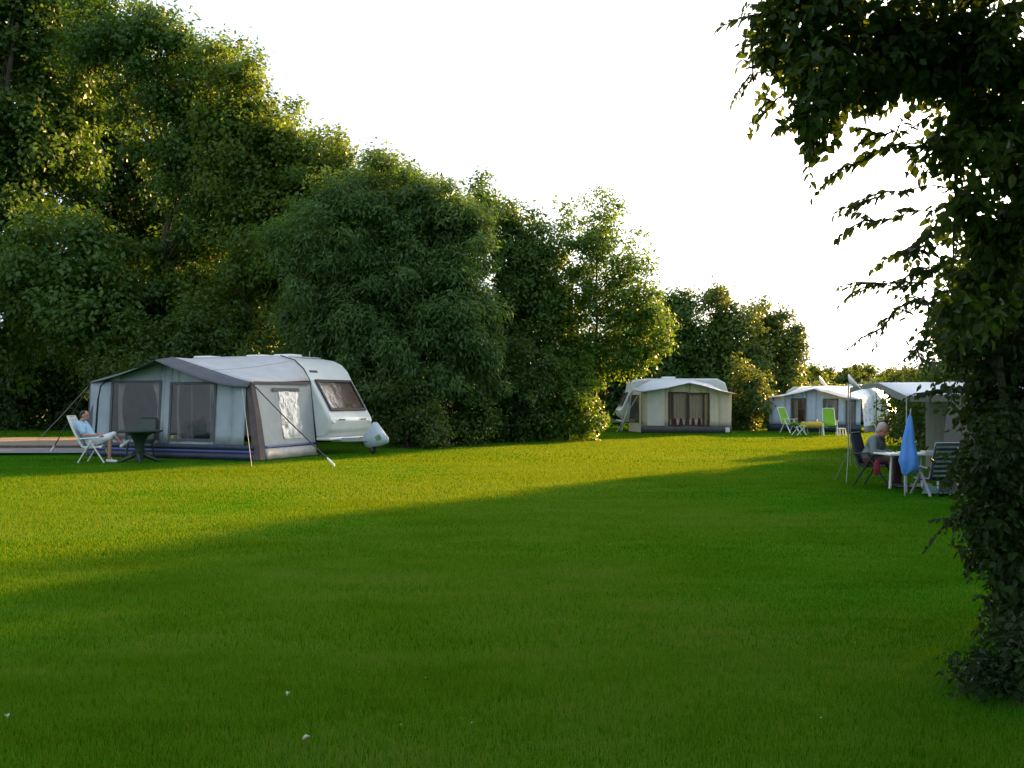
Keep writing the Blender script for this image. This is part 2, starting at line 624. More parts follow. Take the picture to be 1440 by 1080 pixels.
# ------------------------------------------------------------------ camera, sky, sun
cam = bpy.data.cameras.new('camera')
cam.sensor_width = 36
cam.lens = F / 1440 * 36
cam.shift_y = (HY - 540) / 1440
cam.clip_end = 3000
cam.clip_start = .05
co = bpy.data.objects.new('camera', cam)
COL.objects.link(co)
co.location = (0, 0, H)
co.rotation_euler = (R(90), 0, 0)
scene.camera = co

w = bpy.data.worlds.new('World')
scene.world = w
w.use_nodes = True
nt = w.node_tree
bg = nt.nodes['Background']
sky = nt.nodes.new('ShaderNodeTexSky')
sky.sky_type = 'NISHITA'
sky.sun_disc = False
sky.sun_elevation = R(SUN_EL)
sky.sun_rotation = R(SUN_AZ)
sky.altitude = 0
sky.air_density = 1.0
sky.dust_density = 6.0
sky.ozone_density = 1.0
hs = nt.nodes.new('ShaderNodeHueSaturation')
hs.inputs['Saturation'].default_value = .35
nt.links.new(sky.outputs[0], hs.inputs['Color'])
veil = nt.nodes.new('ShaderNodeMix')            # thin high cloud evens the sky out
veil.data_type = 'RGBA'
veil.inputs[0].default_value = .5
veil.inputs[7].default_value = (3.1, 3.7, 4.5, 1)
nt.links.new(hs.outputs[0], veil.inputs[6])
nt.links.new(veil.outputs[2], bg.inputs['Color'])
bg.inputs['Strength'].default_value = .09

sl = bpy.data.lights.new('sun', 'SUN')
sl.energy = 5.0
sl.angle = R(.9)
sl.color = (1.0, .53, .15)
so = bpy.data.objects.new('sun', sl)
COL.objects.link(so)
so.rotation_euler = SUN.to_track_quat('Z', 'Y').to_euler()
so.location = SUN * 60

scene.view_settings.view_transform = 'Standard'
scene.view_settings.look = 'None'
scene.view_settings.exposure = 2.1
scene.view_settings.gamma = 1
scene.render.engine = 'CYCLES'
scene.cycles.max_bounces = 7
scene.cycles.diffuse_bounces = 3
scene.cycles.glossy_bounces = 3
scene.cycles.transmission_bounces = 4
scene.cycles.transparent_max_bounces = 12
scene.cycles.sample_clamp_indirect = 6

# ------------------------------------------------------------------ ground
g = MB()
xs = [-900, -200, -80] + [x * 2.0 for x in range(-20, 21)] + [80, 200, 900]
ys = [-900, -100, -20] + [y * 2.0 for y in range(-5, 36)] + [90, 130, 200, 400, 1200]
g.grid([[(x, y, (.02 * math.sin(x * .7 + y * .31) * math.cos(y * .43) if (abs(x) < 40 and -10 < y < 70) else 0) - .02) for x in xs] for y in ys])
tag(g.build('lawn', M['ground'], smooth=True), kind='structure')


def strip(name, mat, pts, z):
    mb = MB()
    mb.poly([(x, y, z) for x, y in pts])
    return tag(mb.build(name, mat), kind='structure')


strip('paved_path', M['pave'], [(-60, 26.6), (-11.8, 27.5), (-11.6, 30.3), (-60, 30.3)], .030)
strip('gravel_path', M['path'], [(-60, 30.7), (-12.2, 30.7), (-14.6, 38.6), (-60, 39.5)], .034)
mb = MB()
mb.box((-36.1, 30.5, .02), (48, .3, .16))
tag(mb.build('kerb', M['kerb']), kind='structure')

# rising land beyond the campsite: a low dyke with a field on it
mb = MB()
prof = [(70, 0), (84, 1.0), (98, 2.9), (104, 3.4), (135, 3.9), (220, 4.2), (500, 5.0), (900, 0)]
mb.grid([[(x, y + 3 * math.sin(x * .03), z - .3 + (.12 * math.sin(x * .21 + y)) * (z > .5)) for x in range(-300, 420, 12)] for y, z in prof])
tag(mb.build('dyke', M['field'], smooth=True), kind='structure')

# ------------------------------------------------------------------ grass blades


def grass():
    V = []
    for y0, y1, dens, h, wd in ((2.6, 6, 17000, .012, .0034), (6, 9.5, 8000, .013, .005), (9.5, 15, 3600, .014, .0075), (15, 24, 1600, .016, .012), (24, 36, 600, .019, .020), (36, 54, 240, .024, .034)):
        ymid = (y0 + y1) / 2
        xw = .56 * y1 + 2.4
        n = int(dens * (y1 - y0) * 2 * xw)
        y = RNG.uniform(y0, y1, n)
        x = RNG.uniform(-1, 1, n) * (.56 * y1 + 2.4)
        keep = np.abs(x) < .56 * y + 2.4
        keep &= ~((y > 26.4) & (y < 39.5) & (x < -.405 * y + .2))
        x, y = x[keep], y[keep]
        n = len(x)
        lump = .5 + .5 * np.sin(x * 2.1 + np.sin(y * 1.7) * 1.3) * np.sin(y * 2.7 + np.sin(x * 1.1) * 1.7)
        lump2 = .5 + .5 * np.sin(x * 7.3 + np.sin(y * 6.1) * 1.9) * np.sin(y * 8.7 + np.sin(x * 5.1))
        lump3 = .5 + .5 * np.sin(x * 23.1 + np.sin(y * 19.0 + x * 3) * 2.1) * np.sin(y * 27.3 + np.sin(x * 17.0) * 1.7)
        hh = h * RNG.uniform(.55, 1.25, n) * (.45 + .35 * lump + .45 * lump2 + .45 * lump3)
        az = RNG.uniform(0, 2 * math.pi, n)
        lean = RNG.uniform(.4, 1.5, n) * hh
        la = RNG.uniform(0, 2 * math.pi, n)
        dx, dy = np.cos(az) * wd * .5, np.sin(az) * wd * .5
        z0 = np.full(n, -.025)
        a = np.stack([x - dx, y - dy, z0], 1)
        b = np.stack([x + dx, y + dy, z0], 1)
        c = np.stack([x + np.cos(la) * lean, y + np.sin(la) * lean, hh], 1)
        V.append(np.stack([a, b, c], 1))
    V = np.concatenate(V).reshape(-1, 3)
    tag(np_mesh('grass', V, 3, M['blades']), 'short mown lawn grass covering the camping field', 'grass', kind='stuff')


grass()

# ------------------------------------------------------------------ caravans and awnings


def caravan(name, label, loc, rotz, prof, half, win, nose=1, low=.95, hatches=(), wheel_x=-.4, drawbar=1.3, badge=False):
    """prof: side outline (x, z), nose at +x; nose=-1 turns it round. half: half the width."""
    root = thing(name, label, 'caravan', loc, rotz)
    s = nose
    pr = [(p[0] * s, p[1]) for p in prof]
    mb = MB().prism(pr, -half, half, 'y')
    mb.build('body', M['caravan'], root, smooth='auto', bevel=.07, seg=3)
    # front window along the sloping nose
    (x0, z0), (x1, z1) = win
    d = Vector((x1 - x0, 0, z1 - z0))
    n = Vector((d.z, 0, -d.x)).normalized()
    if n.x < 0:
        n = -n

    def q(t, y, o):
        p = Vector((x0, 0, z0)) + d * t + n * o
        return Vector((p.x * s, y, p.z))
    hw = half * .80
    fr = MB()
    for t0, t1, y0, y1 in ((-.04, .04, -hw - .04, hw + .04), (.96, 1.04, -hw - .04, hw + .04), (.04, .96, -hw - .04, -hw + .03), (.04, .96, hw - .03, hw + .04)):
        vs = [q(t, y, o) for o in (.002, .05) for t, y in ((t0, y0), (t1, y0), (t1, y1), (t0, y1))]
        fr.add(vs, [(0, 1, 2, 3), (7, 6, 5, 4), (0, 4, 5, 1), (1, 5, 6, 2), (2, 6, 7, 3), (3, 7, 4, 0)])
    f = fr.build('window_frame', M['trim_black'], root)
    MB().poly([q(.04, -hw + .03, .035), q(.96, -hw + .03, .035), q(.96, hw - .03, .035), q(.04, hw - .03, .035)]).build('window', M['glass_smoke'], root, solid=.006)
    for ya, yb in ((-hw + .05, -hw * .02), (hw * .30, hw - .05)):  # curtains, widened to also carry the pane's pale warm reflection
        rows = []
        for i in range(5):
            t = .08 + .84 * i / 4
            tie = 1 - .5 * math.sin(math.pi * min(1, i / 4 * 1.2)) * .6
            row = []
            for k in range(13):
                e = k / 12
                y = ya + (yb - ya) * e * tie if ya < 0 else yb + (ya - yb) * e * tie
                row.append(q(t, y, .010 + .008 * math.sin(k * 2.1)))
            rows.append(row)
        MB().grid(rows).build('curtain', M['curtain'], root, smooth=True)
    # a beige ledge behind the glass, marker lights and grab handles
    MB().grid([[q(t, y, .004 + .01 * math.sin(y * 7)) for y in np.linspace(-hw + .1, hw - .1, 12)] for t in (.06, .20)]).build('window_ledge', M['sunlit_gold_beige'], root, smooth=True)
    for sy in (-1, 1):
        MB().box(((max(p[0] for p in prof) - .02) * s, sy * half * .86, low - .06), (.09, .13, .06)).build('marker_light', M['trim_white'], root, bevel=.015)
        hx_ = (max(p[0] for p in prof) + .035) * s
        MB().tube([(hx_ - .06 * s, sy * half * .62, low + .0), (hx_, sy * half * .62, low + .01), (hx_, sy * half * .40, low + .01), (hx_ - .06 * s, sy * half * .40, low)], .013, 6).build('grab_handle', M['trim_black'], root)
    # pale lower front panel and bottom trim
    zb = min(p[1] for p in pr)
    xf = max(p[0] for p in prof)
    xr = min(p[0] for p in prof)
    MB().box(((xf - .25) * s, 0, zb - .02), (.44, half * 2 + .03, .07)).build('bumper', M['trim_white'], root, bevel=.02)
    MB().box((((xf + xr) / 2 - .1) * s, 0, zb - .08), ((xf - xr) - .6, half * 1.5, .10)).build('chassis', M['trim_black'], root)
    for i, hx in enumerate(hatches):
        zt = max(p[1] for p in pr)
        MB().box((hx * s, -half * .25, zt + .045), (.62, .55, .11)).build('roof_hatch', M['trim_white'], root, bevel=.04, smooth='auto')
    # seams
    for zz in (low, low + .42):
        sm = MB()
        for sy in (-1, 1):
            sm.box((((xf + xr) / 2 - .15) * s, sy * (half + .004), zz), ((xf - xr) - .9, .012, .03))
        sm.build('side_moulding', M['trim_white'], root)
    for sy in (-1, 1):
        wc = ((wheel_x + (xf + xr) / 2) * s, sy * (half - .12), .31)
        t = MB().lathe([(.20, -.085), (.29, -.085), (.31, -.05), (.31, .05), (.29, .085), (.20, .085)], n=22)
        t.v = [(wc[0] + v[0], wc[1] + v[2], wc[2] + v[1]) for v in t.v]
        wh = t.build('wheel', M['trim_black'], root, smooth='auto')
        t = MB().lathe([(.05, -.09), (.19, -.07), (.19, .07), (.05, .09)], n=16)
        t.v = [(wc[0] + v[0], wc[1] + v[2], wc[2] + v[1]) for v in t.v]
        t.build('rim', M['steel'], wh, smooth='auto')
    if drawbar:
        dm = MB()
        dm.bar(((xf - .3) * s, -half * .55, zb - .06), ((xf + drawbar) * s, 0, zb - .04), .06, .10)
        dm.bar(((xf - .3) * s, half * .55, zb - .06), ((xf + drawbar) * s, 0, zb - .04), .06, .10)
        dm.box(((xf + drawbar) * s, 0, zb), (.34, .07, .08))
        dm.build('drawbar', M['steel'], root)
        jw = MB()
        jx = (xf + drawbar - .35) * s
        jw.tube([(jx, .09, .14), (jx, .09, zb + .35)], .025, 8)
        jw.bar((jx, .05, .2), (jx, .05, .1), .02, .05)
        j = jw.build('jockey_stand', M['steel'], root)
        t = MB().lathe([(.03, -.035), (.09, -.035), (.11, 0), (.09, .035), (.03, .035)], n=16)
        t.v = [(jx + v[0], .09 + v[2], .11 + v[1]) for v in t.v]
        t.build('jockey_wheel', M['trim_black'], root, smooth='auto')
    if badge:
        p = [q(t, y, .012) for t, y in ((1.30, -half * .86), (1.38, -half * .86), (1.38, -half * .50), (1.30, -half * .50))]
        MB().poly(p).build('badge', M['navy_cloth'], root, solid=.008)
    return root


def gable(poly, x):
    for (xa, za), (xb, zb) in zip(poly, poly[1:]):
        lo, hi = min(xa, xb), max(xa, xb)
        if lo - 1e-6 <= x <= hi + 1e-6 and hi > lo:
            return za + (zb - za) * (x - xa) / (xb - xa)
    return poly[0][1] if x > poly[0][0] else poly[-1][1]


def front_wall(root, poly, xl, xr, wins, splay, mat, skirt_h, drop=.05, trim=None, window_mat='vinyl', top=None):
    """Cloth front between the gable line and the skirt, with openings wins = (x0, x1, z0, z1)."""
    top = top or poly[len(poly) // 2][1]

    def P(x, z):
        """leans out towards the foot, and the ends follow the corner posts"""
        k = 1 - z / top
        return (x, -splay * max(0, k), z)
    cuts = sorted({xl, xr, *[w[0] for w in wins], *[w[1] for w in wins], *[p[0] for p in poly if xl < p[0] < xr]})
    mb = MB()
    for a, b in zip(cuts, cuts[1:]):
        m = (a + b) / 2
        hole = [w for w in wins if w[0] < m < w[1]]
        ga, gb = gable(poly, a) - drop, gable(poly, b) - drop
        spans = [(skirt_h, None)] if not hole else [(skirt_h, hole[0][2]), (hole[0][3], None)]
        for z0, z1 in spans:
            za, zb = (z1, z1) if z1 is not None else (ga, gb)
            nz = 6
            rows = []
            for i in range(nz + 1):
                t = i / nz
                row = []
                for k in range(4):
                    x = a + (b - a) * k / 3
                    zt = za + (zb - za) * k / 3
                    z = z0 + (zt - z0) * t
                    p = P(x, z)
                    row.append((p[0], p[1] + .012 * math.sin(x * 6.3) * math.sin(z * 2.1), p[2]))
                rows.append(row)
            mb.grid(rows)
    mb.build('front_panel', mat, root, smooth=True, solid=.008)
    for x0, x1, z0, z1 in wins:
        o = .012
        wm = MB().grid([[(x0 + (x1 - x0) * k / 6, P(0, z)[1] - o, z) for k in range(7)] for z in np.linspace(z0, z1, 6)])
        wi = wm.build('window', M[window_mat], root, smooth=True)
        t = MB()
        tw = .05
        for (xa, xb, zc, zd) in ((x0 - tw, x1 + tw, z1 - .015, z1 + tw), (x0 - tw, x1 + tw, z0 - tw, z0 + .015), (x0 - tw, x0 + .02, z0 + .015, z1 - .015), (x1 - .02, x1 + tw, z0 + .015, z1 - .015)):
            t.add([(xa, P(0, zc)[1] - .022, zc), (xb, P(0, zc)[1] - .022, zc), (xb, P(0, zd)[1] - .022, zd), (xa, P(0, zd)[1] - .022, zd)], [(0, 1, 2, 3)])
        t.build('window_trim', trim or mat, wi, solid=.008)
    return P


def ground_peg(root_mat, loc, d):
    mb = MB()
    mb.tube([Vector(loc) + Vector((0, 0, -.1)), Vector(loc) + Vector((0, 0, .10)) + d * .05], [.012, .012], 6)
    return mb


# ---- the first pitch: silver caravan with slate awning
P0 = at(371, 648)
ROT1 = math.atan2(-.40, .917)
U1, V1 = Vector((math.cos(ROT1), math.sin(ROT1), 0)), Vector((-math.sin(ROT1), math.cos(ROT1), 0))
cx0 = -2.7
c1 = caravan('caravan', 'silver grey caravan behind the slate awning, its nose and front window pointing right', P0 + U1 * cx0 + V1 * 3.62, ROT1,
             [(x - cx0, z) for x, z in [(.02, .46), (.20, .66), (.23, .98), (.13, 1.12), (-.16, 1.60), (-.45, 2.06), (-.58, 2.30), (-.78, 2.50), (-1.05, 2.62), (-1.4, 2.68),
                                        (-4.5, 2.68), (-5.0, 2.58), (-5.35, 2.3), (-5.5, 1.9), (-5.6, 1.1), (-5.52, .46)]],
             1.06, ((.08 - cx0, 1.22), (-.41 - cx0, 2.0)), 1, hatches=(-4.6 - cx0, -2.7 - cx0, -1.75 - cx0), drawbar=.95, badge=True)
MB().tube([(1.35, -.75, 2.70), (1.35, .75, 2.70)], .02, 6).tube([(2.0, -.7, 2.66), (2.0, -.7, 2.83)], .012, 6).build('roof_rail', M['steel'], c1)
# hitch cover
hx = P0 + U1 * 1.02 + V1 * 3.62
hc = thing('hitch_cover', 'crumpled pale blue grey cloth cover over the hitch of the silver caravan', 'cover', (hx.x, hx.y, 0), ROT1)
rows = []
for z, hw, hd in ((.20, .10, .12), (.27, .30, .20), (.45, .36, .22), (.62, .26, .19), (.78, .13, .13), (.88, .05, .06)):
    row = []
    for k in range(17):
        a = 2 * math.pi * k / 16
        sx = (.22 if z < .5 else -.0) if math.cos(a) > 0 else -.02
        row.append((math.cos(a) * hw * (1 + .08 * math.sin(3 * a + z * 9)) + sx * (.85 - z) * .9 - .06, math.sin(a) * hd, z + .05 * math.cos(a) * (z < .3)))
    rows.append(row)
MB().grid(rows).poly([p for p in rows[-1][:-1]]).build('cover_cloth', simple('cover_cloth', (.42, .48, .56), .6, .12, 4, bump=.4, bscale=7), hc, smooth=True)
pp = MB().box((.16, -.205, .47), (.17, .012, .13), Matrix.Rotation(-.5, 3, 'Y'))
pp.build('logo_patch', simple('green_patch', (.16, .28, .12), .6), hc)

aw = thing('awning', 'slate grey caravan awning with two wide windows and navy mud skirt beside the seated man', 'awning', (P0.x, P0.y, 0), ROT1)
GP = [(-.38, 1.93), (-.9, 2.05), (-1.55, 2.23), (-2.6, 2.53), (-2.84, 2.58), (-3.1, 2.53), (-4.6, 2.2), (-5.66, 1.99)]
RAIL = [(-.44, 2.02), (-.66, 2.34), (-.95, 2.57), (-1.4, 2.70), (-2.84, 2.71), (-4.3, 2.70), (-4.95, 2.52), (-5.35, 2.02)]
rows = []
for i in range(9):
    t = i / 8
    row = []
    for (xa, za), (xb, zb) in zip(GP, RAIL):
        sag = -.06 * math.sin(math.pi * t) * (1 if -5 < xa < -.6 else .2)
        row.append((xa + (xb - xa) * t, 2.54 * t, za + (zb - za) * (t ** .9) + sag))
    rows.append(row)
MB().grid(rows).build('roof', M['roof_cloth'], aw, smooth=True, solid=.01)
for k in (2, 5):
    (xa, za), (xb, zb) = GP[k], RAIL[k]
    pts = []
    for i in range(9):
        t = i / 8
        sag = -.06 * math.sin(math.pi * t) * (1 if -5 < xa < -.6 else .2)
        pts.append((xa + (xb - xa) * t, 2.54 * t, za + (zb - za) * (t ** .9) + sag + .008))
    MB().tube(pts, .010, 5).build('roof_seam', M['side_cloth'], aw, smooth=True)
# canopy: a dark prow that juts forward most at the peak
rows = []
for i in range(5):
    t = i / 4
    row = []
    for x, z in [(-.38, 1.93), (-.7, 1.99), (-1.1, 2.10), (-1.6, 2.24), (-2.2, 2.41), (-2.84, 2.585), (-3.5, 2.43), (-4.2, 2.29), (-5.0, 2.12), (-5.66, 1.99)]:
        k = 1 - abs(x + 2.84) / 2.84
        k = max(0, k)
        arc = math.sin(math.pi * min(1, max(0, 1 - k))) if x > -2.84 else .4 * math.sin(math.pi * min(1, 1 - k))
        row.append((x, -.62 * k ** .9 * t - .05 * t, z + .004 - t * (.05 * k + .16 * arc + .05)))
    rows.append(row)
MB().grid(rows).build('canopy', M['dark_cloth'], aw, smooth=True, solid=.01)
wins1 = [(-4.84, -3.22, .52, 1.95), (-2.84, -1.45, .50, 1.90)]
front_wall(aw, GP, -5.62, -.50, wins1, .16, M['slate_cloth'], .36, .06, M['dark_cloth'])
# pale curtains hung inside the windows
for ya, yb, z0, z1 in ((-4.80, -4.52, .54, 1.92), (-3.62, -3.25, .54, 1.92), (-2.80, -2.68, .5, 1.88), (-1.75, -1.48, .5, 1.88)):
    rows = []
    for i in range(6):
        z = z1 + (z0 - z1) * i / 5
        tie = 1 - .45 * math.sin(math.pi * min(1, i / 5 * 1.1))
        rows.append([(ya + (yb - ya) * (k / 14) * (tie if ya in (-4.80, -2.80) else 1) + ((yb - ya) * (1 - tie) if ya not in (-4.80, -2.80) else 0) * (1 - k / 14), .09 + .03 * math.sin(k * 1.7), z) for k in range(15)])
    MB().grid(rows).build('curtain', M['curtain'], aw, smooth=True)
mbx = MB()
for xx in (-2.45, -1.85):
    mbx.tube([(xx, .25, .05), (xx, .25, 1.95)], .018, 6)
mbx.tube([(-2.84, .25, .82), (-1.45, .25, .82)], .016, 6)
mbx.build('inner_frame', M['chrome'], aw)
# dark rounded outline left of the first window, corner flaps
MB().tube([(-5.36, -.15, .40), (-5.34, -.06, 1.5), (-5.28, -.03, 1.86), (-5.12, -.02, 1.98), (-4.9, -.02, 2.0)], .035, 6).build('zip_flap', M['navy_cloth'], aw, smooth=True)
MB().grid([[(-5.68, -.02, 1.95), (-5.52, -.03, 1.95)], [(-5.68, -.16, .02), (-5.50, -.17, .02)]]).build('corner_flap', M['dark_cloth'], aw, solid=.012)
MB().grid([[(-.52, -.02, 1.92), (-.38, -.02, 1.93), (-.36, .10, 1.93)], [(-.34, -.10, 1.0), (-.18, -.06, 1.0), (-.17, .12, 1.0)], [(-.20, -.17, .02), (0, -.12, .02), (0, .12, .02)]]).build('corner_flap', M['brown_cloth'], aw, solid=.012)
# skirt in stripes
for z0, z1, m, o in ((.0, .155, 'navy_cloth', .0), (.155, .235, 'blue_stripe', .003), (.235, .37, 'navy_cloth', .0)):
    rows = []
    for z in (z0, z1):
        k = 1 - z / 2.58
        rows.append([(-5.62 + 5.44 * i / 30, -.165 * k - o - .012 + .02 * math.sin(i * 1.3) * (1 - z / .37), z + .01) for i in range(31)])
    MB().grid(rows).build('mud_skirt', M[m], aw, smooth=True, solid=.006)
MB().grid([[(-.18 - .5 * 0, -.17, .01), (-.02, -.1, .01)], [(-.28, -.15, .37), (-.08, -.08, .37)]]).build('mud_skirt', M['navy_cloth'], aw, solid=.008)


def side_pt(y, z, zt=2.0):
    t = y / 2.54
    xf, xb = 0 + (-.38) * z / 1.93, -.20 + (-.24) * z / 2.0
    return Vector((xf + (xb - xf) * t + .015 * math.sin(y * 4) * math.sin(z * 3), y, z))


sp = MB()
W0, W1, WZ0, WZ1 = 1.02, 1.92, .50, 1.72
ys = [0.06, .5, W0, 1.5, W1, 2.2, 2.54]
zs = [.36, WZ0, .9, 1.3, WZ1, 1.96]
for a, b in zip(ys, ys[1:]):
    for c, d in zip(zs, zs[1:]):
        if a >= W0 - .01 and b <= W1 + .01 and c >= WZ0 - .01 and d <= WZ1 + .01:
            continue
        sp.poly([side_pt(a, c), side_pt(b, c), side_pt(b, d), side_pt(a, d)])
spo = sp.build('side_panel', M['side_cloth'], aw, solid=.008)
rows = [[side_pt(y, z) + Vector((.018 + .02 * math.sin(y * 13 + z * 5) * math.sin(z * 8), 0, 0)) for y in np.linspace(W0, W1, 14)] for z in np.linspace(WZ0, WZ1, 16)]
sw = MB().grid(rows).build('side_window', M['vinyl_milky'], aw, smooth=True)
MB().grid([[side_pt(y, z) + Vector((.03, 0, 0)) for y in (W0 - .25, W1 + .06)] for z in (WZ1 - .01, WZ1 + .08)]).build('window_flap', M['dark_cloth'], sw, solid=.01)
for z0, z1, m, o in ((.02, .29, 'skirt_light', 0), (.29, .36, 'blue_stripe', .004)):
    rows = [[side_pt(y, z) + Vector((.012 + o + .025 * math.sin(y * 9) * (1 - z / .36), 0, 0)) for y in np.linspace(.1, 2.62, 20)] for z in (z0, (z0 + z1) / 2, z1)]
    MB().grid(rows).build('side_skirt', M[m], aw, smooth=True, solid=.006)
MB().grid([[(-.37, y, 1.95 + .03 * y / 2.5), (-.36, y, 1.88 + .03 * y / 2.5)] for y in (.1, 1.2, 2.5)]).build('eave_piping', M['brown_cloth'], aw, solid=.02)
# left side cloth and back seal
MB().grid([[(-5.66, 0, 1.97), (-5.35, 2.54, 2.0)], [(-5.64, -.1, .02), (-5.4, 2.54, .02)]]).build('side_panel', M['slate_cloth'], aw, solid=.008)
MB().tube([(-.19, 2.56, .05), (-.44, 2.56, 2.0), (-.66, 2.56, 2.35), (-.95, 2.56, 2.58), (-1.4, 2.56, 2.71)], .022, 6).build('draught_seal', M['trim_black'], aw, smooth=True)


def local(p):
    d = Vector(p) - Vector((P0.x, P0.y, 0))
    return Vector((d.dot(U1), d.dot(V1), d.z))


def strap(a, b, r, mat, peg_mat=None):
    a, b = Vector(a), Vector(b)
    o = MB().tube([a, a.lerp(b, .5) - Vector((0, 0, .03)), b], r, 5).build('guy_rope', mat, aw)
    if peg_mat:
        d = (a - b).normalized()
        MB().tube([b + d * .28, b + d * .12, b, b - d * .05 - Vector((0, 0, .05))], [.012, .032, .026, .008], 8).build('tension_peg', peg_mat, o, smooth=True)


strap((-.38, -.02, 1.93), local(at(469, 656)) + Vector((0, 0, .05)), .016, M['trim_black'], M['white_plastic'])
strap((-5.66, -.02, 1.97), local(at(72, 637)) + Vector((0, 0, .05)), .016, M['trim_black'], M['white_plastic'])
strap((-5.66, .02, 1.97), local(at(52, 622)) + Vector((0, 0, .05)), .008, M['steel'])
strap((-.62, -.06, 1.88), local(at(354, 657)) + Vector((0, 0, .02)), .007, M['side_cloth'])

# ---- middle pitch: cream awning with brown framed windows
Y2 = 2100 / (609 - 562)


def X2(px, y=Y2):
    return (px - CX) / F * y


k2 = Y2 / F
aw2 = thing('awning', 'cream awning with brown framed curtained windows and pale roof in the middle distance', 'awning', (X2(968), Y2, 0), 0)
ox = X2(968)


def q2(px, y=Y2):
    return X2(px, y) - ox


GP2 = [(q2(1032), 1.78), (q2(1010), 1.95), (q2(985), 2.18), (q2(968), 2.28), (q2(935), 2.08), (q2(902), 1.88)]
R2 = [(q2(1022) + .1, 1.95), (q2(1010) + .1, 2.25), (q2(985) + .1, 2.42), (q2(968) + .1, 2.46), (q2(925) + .1, 2.44), (q2(893) + .15, 2.0)]
rows = []
for i in range(-1, 7):
    t = i / 6
    rows.append([(xa + (xb - xa) * t, 2.4 * t, za + (zb - za) * t - .03 * math.sin(math.pi * max(0, t))) for (xa, za), (xb, zb) in zip(GP2, R2)])
MB().grid(rows).build('roof', M['pale_roof'], aw2, smooth=True, solid=.012)
GPW = [(x, z) for x, z in GP2]
wl, wm_, wr = q2(941), q2(967), q2(996)
front_wall(aw2, GPW, q2(903), q2(1028), [(wl, wm_ - .05, .36, 1.80), (wm_ + .05, wr, .36, 1.76)], .06, M['cream_cloth'], .30, .04, M['brown_frame'], 'vinyl_clear')
for px_ in (945, 989):
    MB().box((q2(px_), -.07, 1.06), (.09, .03, 1.44)).build('window_mullion', M['brown_frame'], aw2)
MB().grid([[(q2(910), -.07, .34), (q2(933), -.07, .34)], [(q2(910), -.035, 1.86), (q2(933), -.035, 1.98)]]).build('light_panel', M['cream_light'], aw2, solid=.008)
rows = [[(wl + (wr - wl) * k / 60, .05 + .025 * math.sin(k * 1.3), z) for k in range(53)] for z in (.62, 1.2, 1.9)]
MB().grid(rows).build('curtain', M['curtain_beige'], aw2, smooth=True)
MB().grid([[(q2(990) + k * .03, .03 + .01 * math.sin(k * 2), z) for k in range(6)] for z in (.36, 1.74)]).build('curtain', M['sunlit_gold_beige'], aw2, smooth=True)  # strip coloured as if the sun lit the curtain gold
rm = MB()
for i in range(5):
    x = q2(949 + i * 8.6)
    rm.add([(x - .10, .012, .36), (x + .10, .012, .36), (x + .05, .012, .66), (x - .05, .012, .66)], [(0, 1, 2, 3)])
rm.build('curtain_hem', M['curtain_red'], aw2, solid=.006)
wv = MB().grid([[(wl + (wr - wl) * k / 40, .03, z) for k in range(35)] for z in (.36, .62)])
wv.build('curtain', M['curtain'], aw2)
MB().grid([[(q2(901) + (q2(1029) - q2(901)) * i / 20, -.075 + .02 * math.sin(i), z) for i in range(21)] for z in (.0, .32)]).build('mud_skirt', M['grey_skirt'], aw2, smooth=True, solid=.008)
# left side: dark window, pale piping leaning out to the foot
lx = q2(902)
sl_ = MB()
sl_.poly([(lx, 0, .02), (lx - .30, 2.3, .02), (lx - .30 + .02, 2.3, .45), (lx + .0, .0, .45)])
sl_.poly([(lx, 0, 1.7), (lx - .15, 2.3, 1.75), (lx - .12, 2.35, 2.0), (lx, 0, 1.86)])
sl_.poly([(lx, 0, .45), (lx - .06, .35, .45), (lx - .05, .35, 1.7), (lx, 0, 1.7)])
sl_.build('side_panel', M['cream_cloth'], aw2, solid=.008)
MB().poly([(lx - .06, .36, .45), (lx - .30, 2.3, .45), (lx - .16, 2.3, 1.72), (lx - .05, .36, 1.7)]).build('side_window', M['vinyl'], aw2, solid=.006)
MB().tube([(lx + .0, 2.3, 2.05), (lx - .25, 2.2, 1.8), (lx - .36, 2.1, 1.2), (lx - .42, 2.0, .9), (lx - .72, 1.7, .04)], .055, 7).build('corner_piping', M['cream_light'], aw2, smooth=True)
MB().tube([(lx - .05, .2, 1.85), (lx - 1.05, .6, .03)], .012, 5).build('guy_rope', M['white_plastic'], aw2)
MB().poly([(q2(1028), 0, .02), (q2(1024), 2.35, .02), (q2(1022), 2.35, 1.9), (q2(1029), 0, 1.76)]).build('side_panel', M['cream_cloth'], aw2, solid=.008)
MB().box((q2(1022), -.14, .14), (.2, .1, .22)).build('white_bag', M['white_plastic'], aw2, bevel=.03)
c2x, c2y = X2(955) + .42, Y2 + 3.55
c2 = caravan('caravan', 'white caravan behind the cream awning, its dark window and nose pointing left into the trees', (c2x, c2y, 0), 0,
             [(2.42, .5), (2.75, .7), (2.82, 1.0), (2.70, 1.12), (2.42, 1.75), (2.30, 2.0), (2.25, 2.36), (2.0, 2.46), (1.5, 2.50), (-1.8, 2.50), (-2.2, 2.3), (-2.35, 1.8), (-2.4, .5)],
             1.05, ((2.66, 1.22), (2.40, 1.82)), -1, hatches=(.4,), drawbar=1.0)

